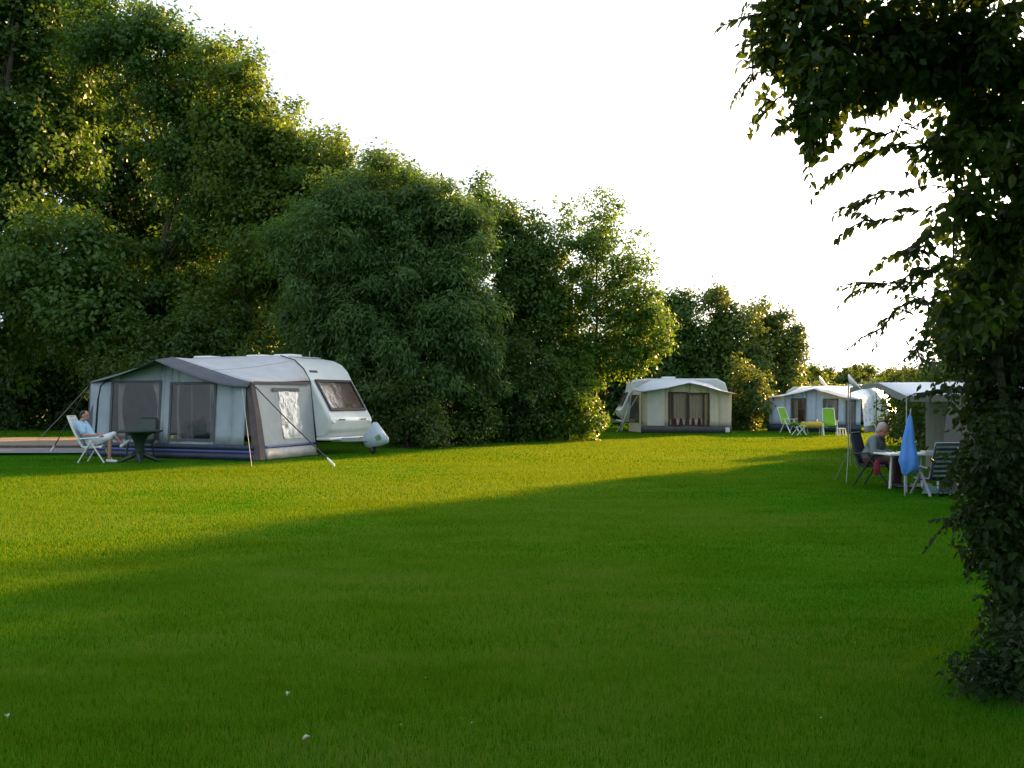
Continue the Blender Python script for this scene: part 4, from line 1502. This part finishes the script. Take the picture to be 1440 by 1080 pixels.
tree('broadleaf_tree', 'dark second row tree added to block sky behind the hollow of the tall green tree', 'tree', foot(170, 54),  # added to close off the backlight and keep the hollow dark
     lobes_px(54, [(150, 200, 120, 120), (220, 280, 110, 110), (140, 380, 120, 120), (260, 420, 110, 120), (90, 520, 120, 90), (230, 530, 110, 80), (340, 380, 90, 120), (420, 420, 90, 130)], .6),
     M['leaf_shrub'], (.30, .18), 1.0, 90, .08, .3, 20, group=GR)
tree('broadleaf_tree', 'unseen second row tree added far behind the silver caravan to shade the leftmost tree', 'tree', (-9.5, 60, 0),  # hidden tree added to keep the sun off the leftmost tree
     [((-9.5, 60, 9.5), (3.4, 3, 4.2), 1), ((-12, 60.5, 7), (3, 3, 5), 1), ((-7.4, 61, 6), (2.6, 3, 4.5), 1), ((-9.5, 59, 3.4), (4, 3, 3), 1)], M['leaf_shrub'], (.30, .18), 1.0, 80, .08, .3, 20, group=GR)
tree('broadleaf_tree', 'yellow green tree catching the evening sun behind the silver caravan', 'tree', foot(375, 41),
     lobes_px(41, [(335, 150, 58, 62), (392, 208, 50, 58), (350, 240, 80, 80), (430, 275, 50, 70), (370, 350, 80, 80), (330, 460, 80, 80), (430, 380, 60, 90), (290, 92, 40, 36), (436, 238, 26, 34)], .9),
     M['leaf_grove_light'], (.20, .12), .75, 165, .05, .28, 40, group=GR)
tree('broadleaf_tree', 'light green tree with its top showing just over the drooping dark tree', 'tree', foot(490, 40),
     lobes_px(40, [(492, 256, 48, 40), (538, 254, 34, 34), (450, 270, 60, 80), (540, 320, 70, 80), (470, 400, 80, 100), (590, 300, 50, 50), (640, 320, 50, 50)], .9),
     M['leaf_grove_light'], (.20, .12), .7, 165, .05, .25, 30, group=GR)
tree('weeping_tree', 'broad dark blue green tree with drooping narrow leaves right of the silver caravan', 'tree', foot(565, 33.5),
     lobes_px(33.5, [(520, 272, 75, 50), (590, 290, 65, 44), (470, 350, 75, 80), (640, 310, 44, 40, 1), (560, 370, 90, 90), (630, 350, 62, 80), (640, 440, 55, 75, -1), (510, 460, 95, 80), (600, 500, 85, 75, -1), (660, 500, 40, 55, -.5), (460, 440, 60, 80, 1)], .85),
     M['leaf_willow'], (.22, .055), .55, 400, .6, .2, 36, up=.6)
tree('slender_tree', 'narrow tree with thin twigs on top between the drooping tree and the airy ash', 'tree', foot(700, 38),
     lobes_px(38, [(690, 315, 46, 42), (732, 345, 42, 45), (765, 380, 36, 50), (680, 262, 16, 26, 0, .35), (740, 315, 14, 24, 0, .4), (700, 400, 60, 70), (735, 440, 50, 80), (690, 500, 60, 90), (745, 560, 50, 70)], .9),
     M['leaf_grove'], (.17, .09), .5, 240, .15, .12, 40)
tree('ash_tree', 'airy sunlit tree with open crown showing sky, right end of the left tree row', 'tree', foot(838, 38.5),
     lobes_px(38.5, [(852, 308, 34, 36, 0, .75), (800, 345, 38, 38, 0, .7), (862, 362, 46, 36, 0, .75), (800, 308, 12, 26, 0, .4), (812, 420, 58, 44, 0, .8), (885, 420, 44, 46, 0, .95), (912, 455, 34, 50, 0, 1.1), (770, 420, 34, 60, 0, .9), (835, 500, 60, 40, 0, .95), (850, 470, 55, 38, 0, .95), (790, 480, 42, 48, 0, .9), (880, 505, 34, 24, 0, .9), (820, 530, 36, 26, 0, .8)], .9),
     M['leaf_ash'], (.17, .085), .42, 210, .2, .09, 60, inner=.3, ragged=.3)
SHG = 'shrubs along the foot of the left tree row'
tree('shrub', 'rounded yellow green shrub at the foot of the airy ash tree', 'shrub', foot(800, 36.8),
     lobes_px(36.8, [(800, 570, 42, 50), (770, 590, 34, 34), (825, 595, 20, 28), (800, 525, 26, 26)], .9), M['leaf_ash'], (.14, .08), .38, 300, .05, .05, 16, group=SHG, stems=4)
tree('shrub', 'dark shrub between the yellow green shrub and the drooping tree', 'shrub', foot(725, 35.5),
     lobes_px(35.5, [(720, 570, 50, 56), (690, 600, 45, 32), (745, 600, 30, 30), (735, 520, 40, 40)], .9), M['leaf_shrub'], (.14, .08), .42, 270, .05, .05, 16, group=SHG, stems=4)
tree('shrub', 'dark green shrub under the drooping tree with a sunlit tuft at its right', 'shrub', foot(640, 33),
     lobes_px(33, [(635, 580, 52, 50), (600, 600, 40, 32, -.6), (665, 600, 36, 32)], .9), M['leaf_shrub'], (.13, .075), .4, 300, .1, .05, 16, group=SHG, stems=4)
tree('shrub', 'low bright shrub directly right of the covered caravan hitch', 'shrub', foot(575, 31),
     lobes_px(31, [(580, 590, 40, 42), (610, 600, 26, 32, -.4), (555, 600, 30, 30, .6), (590, 550, 34, 34, .6)], .9), M['leaf_hedge'], (.12, .07), .36, 320, .1, .05, 14, group=SHG, stems=4)
tree('shrub', 'dark hedge bush filling the gap behind the silver caravan nose', 'shrub', foot(470, 35.5),
     lobes_px(35.5, [(450, 560, 70, 70), (520, 570, 60, 60), (400, 540, 70, 80), (500, 490, 60, 60)], .7), M['leaf_shrub'], (.18, .10), .5, 190, .1, .06, 16, group=SHG, stems=4)
tree('shrub', 'tall dark bush behind the ridge of the slate awning', 'shrub', foot(280, 37.5),
     lobes_px(37.5, [(250, 550, 70, 70), (330, 540, 70, 70), (200, 530, 60, 80), (290, 480, 60, 50)], .7), M['leaf_shrub'], (.18, .10), .5, 180, .1, .06, 16, group=SHG, stems=4)
tree('shrub', 'golden lit bush leaning out above the left corner of the slate awning', 'shrub', foot(195, 40.5),
     lobes_px(40.5, [(190, 500, 48, 30), (150, 520, 50, 40), (215, 480, 30, 22)], .8), M['leaf_hedge'], (.17, .10), .45, 190, .1, .05, 14, group=SHG, stems=4)
tree('shrub', 'dark undergrowth bush beyond the gravel path at the left edge', 'shrub', foot(60, 49.5),
     lobes_px(49.5, [(40, 560, 80, 56), (-40, 555, 80, 60), (110, 565, 60, 52), (60, 500, 80, 50)], .6), M['leaf_shrub'], (.20, .12), .55, 150, .1, .06, 16, group=SHG, stems=5)

FG = 'trees beyond the cream awning'
tree('broadleaf_tree', 'dark tree behind the white caravan nose, left end of the far tree group', 'tree', foot(905, 54),
     lobes_px(54, [(905, 470, 40, 45), (880, 520, 50, 50), (930, 530, 50, 50), (870, 570, 45, 35)], .9), M['leaf_shrub'], (.24, .14), .7, 150, .1, .18, 20, group=FG)
tree('broadleaf_tree', 'mid green tree directly above the roof of the cream awning', 'tree', foot(965, 53),
     lobes_px(53, [(955, 445, 34, 34), (975, 490, 44, 44), (940, 520, 40, 46), (990, 540, 44, 44), (960, 570, 50, 36)], .9), M['leaf_grove'], (.22, .13), .65, 160, .1, .18, 22, group=FG)
tree('broadleaf_tree', 'tallest of the far trees, with a pointed top right of the cream awning peak', 'tree', foot(1015, 53),
     lobes_px(53, [(1008, 435, 26, 30), (1030, 470, 36, 36), (1010, 510, 44, 40), (1045, 530, 40, 40), (1030, 575, 34, 30)], .9), M['leaf_far'], (.22, .13), .65, 160, .1, .18, 22, group=FG)
tree('broadleaf_tree', 'sunlit rounded tree at the right end of the far tree group', 'tree', foot(1080, 56),
     lobes_px(56, [(1072, 452, 28, 28), (1092, 480, 32, 34), (1065, 505, 36, 36), (1112, 500, 20, 30), (1090, 530, 34, 28), (1070, 560, 34, 34)], .9), M['leaf_far'], (.22, .13), .6, 160, .1, .18, 24, group=FG)
tree('shrub', 'sunlit bush against the right end of the cream awning', 'shrub', foot(1052, 48.5),
     lobes_px(48.5, [(1050, 580, 18, 32), (1062, 560, 26, 34), (1045, 545, 30, 30), (1040, 600, 9, 10)], .9), M['leaf_far'], (.18, .10), .5, 200, .1, .06, 14, stems=4)
tree('shrub', 'dark bush left of the far blue grey awning', 'shrub', foot(1080, 54),
     lobes_px(54, [(1075, 580, 26, 30), (1095, 560, 22, 30)], .9), M['leaf_shrub'], (.2, .12), .5, 190, .1, .06, 12, stems=4)

# hedges at the far end and along the right side


def hedge(label, pts, mat, leaf, per, dens=1.0, cat='hedge', name='hedge'):
    """pts: (x, y, height, half width)."""
    lob = []
    for (x, y, h, r) in pts:
        lob.append(((x, y, h * .52), (r, r * .9, h * .52), dens))
    f = (pts[len(pts) // 2][0], pts[len(pts) // 2][1], 0)
    return tree(name, label, cat, f, lob, mat, leaf, .4, per, .05, .05, 10 * len(pts), stems=max(2, len(pts)), inner=.4)


hedge('long low hedge crossing behind the far blue grey awning', [(x, 62 + .6 * math.sin(x), 2.25 + .3 * math.sin(x * 1.7), 1.6) for x in np.arange(15, 36, 1.7)], M['leaf_shrub'], (.26, .15), 150)
hedge('tall green hedge behind the open tent and the folded parasol', [(12.9, 32.5, 2.35, .9), (13.8, 33.6, 2.5, 1.0), (14.8, 34.6, 2.7, 1.1), (15.8, 34.4, 3.0, 1.2)], M['leaf_hedge'], (.15, .085), 140)
hedge('hedge running along the right edge of the field towards the tent', [(12.2, 29.5, 2.3, 1.0), (11.9, 27.3, 2.7, 1.1), (11.5, 25.2, 3.1, 1.2), (11.0, 23.0, 3.5, 1.3), (10.8, 20.6, 3.9, 1.4), (10.6, 18.2, 4.2, 1.4)], M['leaf_hedge'], (.17, .10), 110)

rng = random.Random(5)
for px_, top_, Y_, lab in ((1118, 517, 118, 'bushy'), (1147, 513, 122, 'rounded'), (1165, 516, 126, 'low'), (1204, 514, 120, 'slim'), (1222, 510, 116, 'pointed'), (1250, 518, 118, 'spreading')):
    b = pt(px_, 533, Y_)
    zc = pt(px_, top_, Y_).z
    hh = zc - b.z
    rr = .45 * hh if lab not in ('slim', 'pointed') else .26 * hh
    tree('distant_tree', 'tiny %s tree standing on the sunlit dyke on the horizon' % lab, 'tree', (b.x, b.y, b.z - .4),
         [((b.x, b.y, b.z + hh * .55), (rr, rr, hh * .45), 1)], M['leaf_far'], (.35, .22), .4, 60, .05, .06, 6, group='tiny trees on the dyke')
hedge('scrubby hedge along the foot of the dyke', [(x, 84 + 1.5 * math.sin(x * .7), 2.3 + .8 * math.sin(x * .9) ** 2, 2.2) for x in np.arange(20, 62, 2.6)], M['leaf_far'], (.35, .2), 80)
mbw = []
for i in range(60):
    x = -20 + i * 4.2
    mbw.append((x, 210 + 8 * math.sin(i), 2.6 + 2.0 * rng.random(), 4.0))
lob = [((x, y, 3.6 + h * .5), (r, 2.5, h * .6), 1) for x, y, h, r in mbw]
P_, A_, N_, L_, W_, _c = crown_leaves(lob, (.9, .6), .9, 22, .05, .4, .3)
tag(np_mesh('distant_woods', leaves_np(P_, A_, N_, L_, W_), 4, M['leaf_far']), 'far line of woods along the horizon', 'woods', kind='stuff')

# trees beyond the right edge of the picture, which shade the near lawn
tree('broadleaf_tree', 'unseen tall tree added outside the right edge of the field, shading the near lawn', 'tree', (9.6, 12.2, 0),
     [((9.6, 12.2, 4.2), (2.2, 2.2, 2.6), 1), ((9.0, 11.0, 2.2), (1.8, 1.8, 2.0), 1), ((10.4, 14.4, 2.6), (1.7, 1.9, 2.2), 1), ((10.4, 16.4, 2.3), (1.5, 1.6, 2.2), 1), ((8.6, 9.4, 3.0), (1.6, 1.6, 2.8), 1)],
     M['leaf_hedge'], (.15, .09), .5, 110, .1, .2, 30)

RG = 'trees of the row along the right side of the field'
for i, (x, y, h, lab) in enumerate(((15.2, 31.8, 7.2, 'farthest of the five trees in the row behind the open tent'), (14.9, 29.6, 7.0, 'second farthest of the five trees in the row behind the tent'),
                                    (14.3, 27.2, 7.6, 'middle one of the five trees in the row behind the tent'), (13.9, 24.8, 7.4, 'second nearest of the five trees in the row behind the tent'),
                                    (13.3, 22.2, 7.4, 'nearest of the five trees in the row behind the tent'))):
    h = 6.6
    tree('broadleaf_tree', lab, 'tree', (x, y, 0), [((x, y, h * .62), (1.5, 1.8, h * .36), 1), ((x + .3, y - 1.2, h * .6), (1.3, 1.4, h * .36), 1), ((x + .3, y + 1.2, h * .58), (1.2, 1.2, h * .36), 1), ((x + .2, y, h * .3), (1.3, 2.0, h * .25), 1)],
         M['leaf_hedge'], (.17, .10), .5, 190, .1, .12, 26, group=RG, ragged=.16)

# ---- near tree and shrub on the right


def leafy(name, label, cat, foot_, lobes, sprays, mat, leaf, clump, per, trunk, droop=.35, group=None):
    root = thing(name, label, cat, foot_, 0, group)
    f = Vector(foot_)
    loc = [((c[0] - f.x, c[1] - f.y, c[2] - f.z), r, d) for c, r, d in lobes]
    P, A, Nn, L, W, cen = crown_leaves(loc, leaf, clump, per, droop, .45, .3, .35)
    Ps, As, Ns, Ls, Ws = [P], [A], [Nn], [L], [W]
    mb = MB()
    rg = random.Random(3)
    for tk in trunk:
        mb.tube([Vector(p) - f for p, r in tk], [r for p, r in tk], 8)
    ok_ = [i for i in range(len(cen)) if cen[i][2] > .7 and cen[i][1] + f.y > 4.6]
    ids = rg.sample(ok_, min(len(ok_), {'overhanging_tree': 90, 'tall_shrub': 45}.get(name, 0)))
    main = [Vector(p) - f for tk in trunk for p, r in tk]
    for i in ids:
        e = Vector(cen[i])
        s = min(main, key=lambda q: (q - e).length + .4 * max(0, q.z - e.z))
        m_ = s.lerp(e, .55) + Vector((0, 0, .12))
        mb.tube([s, m_, e], [.013, .008, .002], 5)
    for pts, nl, ll, pinn in sprays:
        pts = [Vector(p) - f for p in pts]
        c_ = []
        for i in range(len(pts) - 1):
            for k in range(3):
                q_ = pts[i].lerp(pts[i + 1], k / 3)
                c_.append(q_ + Vector((rg.uniform(-.03, .03), rg.uniform(-.04, .04), rg.uniform(-.03, .03))))
        c_.append(pts[-1] + Vector((0, 0, -.04)))
        twigs = [(c_, nl)]
        for j in range(2, len(c_) - 1):
            d = (c_[min(j + 1, len(c_) - 1)] - c_[j]).normalized()
            sd = d.cross(Vector((0, 0, 1))).normalized() * (1 if j % 2 else -1)
            le = rg.uniform(.10, .26)
            e = c_[j] + (d * .75 + sd * .55 + Vector((0, 0, rg.uniform(-.35, .2)))) * le
            twigs.append(([c_[j], c_[j].lerp(e, .5) + Vector((0, 0, .015)), e], int(le * (60 if pinn else 44))))
        for tw, nn in twigs:
            mb.tube(tw, [.0055] + [.004] * (len(tw) - 2) + [.0012], 5)
            for k in range(nn):
                t = (k + rg.random() * .8) / nn
                j = min(len(tw) - 2, int(t * (len(tw) - 1)))
                a, b = tw[j], tw[j + 1]
                p = a.lerp(b, t * (len(tw) - 1) - j)
                d = (b - a).normalized()
                sd = d.cross(Vector((0, 0, 1))).normalized() * (1 if k % 2 else -1)
                ax = d * rg.uniform(.3, .9) + sd * rg.uniform(.3, .9) + Vector((0, 0, rg.uniform(-.9, .05)))
                Ps.append(np.array([p]))
                As.append(np.array([ax]))
                Ns.append(np.array([Vector((rg.uniform(-.5, .5), -.4 + rg.uniform(-.6, .6), .8))]))
                sc_ = rg.uniform(.55, 1.2) * (1 - .35 * t ** 3)
                Ls.append(np.array([ll * sc_]))
                Ws.append(np.array([ll * sc_ * (.40 if pinn else .62)]))
    v, fc = ovate_np(np.concatenate(Ps), np.concatenate(As), np.concatenate(Ns), np.concatenate(Ls), np.concatenate(Ws))
    np_mesh('crown', v, 4, mat, root, fc)
    mb.build('trunk', M['bark'], root, smooth=True)
    return root


YT = 5.4


def spray(pxs, y0=YT, n=16, ll=.07, pinn=False):
    return ([pt(px, py, y0 + (dy[0] if dy else 0)) for px, py, *dy in pxs], n, ll, pinn)


tf = (3.55, 6.6, 0)
trunk = [[((3.55, 6.6, -.1), .13), ((3.5, 6.55, 1.2), .11), ((3.42, 6.4, 2.4), .095), ((3.3, 6.1, 3.4), .07), ((3.2, 5.8, 4.4), .04)],
         [((3.42, 6.4, 2.4), .06), ((2.9, 6.0, 3.1), .045), ((2.3, 5.6, 3.4), .03), ((1.6, 5.4, 3.45), .012)],
         [((3.46, 6.5, 1.8), .05), ((3.0, 6.0, 2.4), .035), ((2.5, 5.6, 2.6), .02)]]
lob = lobes_px(YT, [(1110, 12, 32, 40), (1170, 30, 60, 50), (1250, 50, 70, 60), (1340, 60, 80, 70), (1430, 80, 80, 100), (1105, 70, 22, 34, 0, .9), (1150, 95, 36, 36, -.2), (1145, 165, 10, 26, -.2, 1.3), (1165, 130, 26, 26, -.2, .9), (1230, 110, 44, 34), (1310, 120, 50, 40, .3),
                    (1440, 220, 70, 110, .3), (1375, 160, 40, 50, .2), (1345, 225, 40, 14, 0, .7), (1350, 300, 34, 20, .2, .8), (1420, 330, 60, 90, .4),
                    (1385, 400, 40, 50, .4, .9), (1350, 440, 26, 30, .2, .8), (1180, -60, 120, 50), (1350, -60, 140, 60)], .9)
lob += [((2.4, 2.2, 4.5), (2.6, 2.2, .8), .7), ((3.8, 4.0, 4.8), (1.8, 1.8, 1.0), .6), ((.2, .4, 4.6), (2.2, 1.8, .7), .6), ((3.2, -.6, 4.0), (2.4, 1.8, 1.2), .6)]  # unseen crown lobes added above and behind the camera to darken the foreground
sprays = [spray([(1160, 20), (1100, 22), (1056, 8)]), spray([(1140, 60), (1085, 60), (1046, 52)], ll=.05), spray([(1130, 105), (1070, 104), (1042, 112)], n=14, ll=.05, pinn=True),
          spray([(1150, 120), (1095, 138), (1066, 150)], n=10), spray([(1170, 155), (1125, 172), (1104, 168)], n=10), spray([(1190, 170), (1150, 196), (1130, 212)], n=14, ll=.075),
          spray([(1320, 195), (1230, 215), (1160, 246)], n=20, ll=.072), spray([(1340, 262), (1250, 272), (1182, 294)], n=22),
          spray([(1340, 290), (1260, 302), (1186, 322)], n=22), spray([(1340, 310), (1300, 330), (1262, 352)], n=16), spray([(1330, 340), (1290, 350), (1286, 362)], n=14),
          spray([(1340, 385), (1250, 392), (1190, 408)], n=20, ll=.05, pinn=True), spray([(1340, 405), (1280, 400), (1236, 398)], n=16, ll=.05, pinn=True), spray([(1320, 420), (1260, 440), (1222, 462)], n=14, ll=.05, pinn=True),
           spray([(1340, 410), (1300, 430), (1268, 420)], n=18, ll=.05), spray([(1340, 470), (1300, 480), (1284, 500)], n=14, ll=.05), spray([(1350, 360), (1310, 380), (1290, 372)], n=16),
          spray([(1300, 170), (1250, 190), (1222, 184)], n=12), spray([(1350, 205), (1310, 205), (1280, 196)], n=16)]
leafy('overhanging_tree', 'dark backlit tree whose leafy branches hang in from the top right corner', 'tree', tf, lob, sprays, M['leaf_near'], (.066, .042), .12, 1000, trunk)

lob2 = lobes_px(6.2, [(1400, 470, 80, 40, 0, .9), (1450, 550, 70, 44, 0, 1.1), (1405, 500, 50, 36, .1, .9), (1395, 560, 30, 30, 0, .8), (1385, 430, 50, 40, .2, .9), (1408, 600, 38, 40, -.2), (1430, 650, 66, 80), (1400, 660, 30, 60, -.3), (1450, 740, 72, 90), (1402, 735, 30, 55, -.3), (1412, 790, 26, 44, -.3), (1455, 840, 52, 80, 0, 1.3), (1430, 860, 26, 50, -.2), (1460, 930, 50, 60), (1450, 680, 60, 70, .3, 1.3), (1350, 480, 26, 34, .2, .8), (1350, 530, 16, 24, .2, .7),
                      (1520, 620, 80, 120), (1500, 800, 80, 160), (1540, 400, 100, 100)], .8)
sf = (3.35, 6.35, 0)
st = [[((3.3, 6.3, -.1), .05), ((3.2, 6.2, .8), .04), ((3.0, 6.1, 1.6), .025), ((2.95, 6.1, 2.2), .01)], [((3.3, 6.2, -.1), .04), ((3.35, 6.1, .8), .03), ((3.4, 6.0, 1.6), .015)], [((3.28, 6.28, -.1), .02), ((3.02, 6.1, .35), .016), ((2.92, 6.0, .8), .012), ((2.9, 6.0, 1.2), .006)]]
spr2 = [spray([(1380, 700), (1350, 720), (1330, 740)], 6.0, 12, .05), spray([(1390, 760), (1370, 790), (1352, 780)], 6.0, 12, .05), spray([(1370, 620), (1345, 640), (1330, 660)], 6.0, 12, .05), spray([(1360, 540), (1330, 550), (1300, 545)], 6.0, 14, .055), spray([(1400, 820), (1385, 850), (1378, 830)], 6.0, 8, .05)]
leafy('tall_shrub', 'tall dark shrub filling the right edge below the overhanging branches', 'shrub', sf, lob2, spr2, M['leaf_shaded'], (.055, .036), .15, 900, st)
lob3 = lobes_px(5.1, [(1400, 950, 44, 44), (1440, 960, 60, 70), (1365, 960, 26, 26, 0, .7), (1430, 900, 44, 36), (1480, 980, 60, 80), (1420, 1010, 40, 30, 0, .7)], .9)
bf = (2.72, 5.1, 0)
stb = [[((2.72, 5.1, -.05), .012), ((2.65, 5.0, .2), .008), ((2.5, 5.0, .3), .004)], [((2.75, 5.1, -.05), .012), ((2.85, 5.0, .3), .006)]]
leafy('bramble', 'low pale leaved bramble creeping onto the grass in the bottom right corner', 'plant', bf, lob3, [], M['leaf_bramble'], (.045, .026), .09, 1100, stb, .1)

# small things lying on the lawn
rg = random.Random(9)
for px_, py_, s_ in ((405, 983, .026), (430, 1046, .034), (8, 1014, .026)):
    p = at(px_, py_)
    mb = MB()
    rows = [[((k / 2 - 1) * s_ * .45 * math.sin(math.pi * (i + .4) / 4.8), (i / 4 - .5) * s_, .020 + .012 * ((k / 2 - 1) ** 2) + .006 * math.sin(i)) for k in range(5)] for i in range(5)]
    o = mb.grid(rows).build('fallen_leaf', M['petal'], smooth=True, solid=.001)
    o.location = p
    o.rotation_euler = (.2, .1, rg.uniform(0, 6))
    tag(o, 'small pale curled leaf lying on the shaded foreground lawn', 'leaf', 'pale leaves on the lawn')
# daisies
V = []
for px_, py_ in [(1388, 815), (1400, 852), (1391, 868), (1386, 882), (1403, 740)] + [(rg.uniform(20, 1300), rg.uniform(690, 1060)) for _ in range(26)]:
    p = at(px_, py_)
    a = rg.uniform(0, 6)
    s_ = .006
    c, s = math.cos(a) * s_, math.sin(a) * s_
    for q_ in ((c, s), (-s, c), (-c, -s), (s, -c)):
        V.append((p.x + q_[0], p.y + q_[1], .022 + q_[0] * .5))
tag(np_mesh('daisies', np.array(V), 4, M['petal']), 'scattered tiny white daisies in the lawn', 'flowers', kind='stuff')
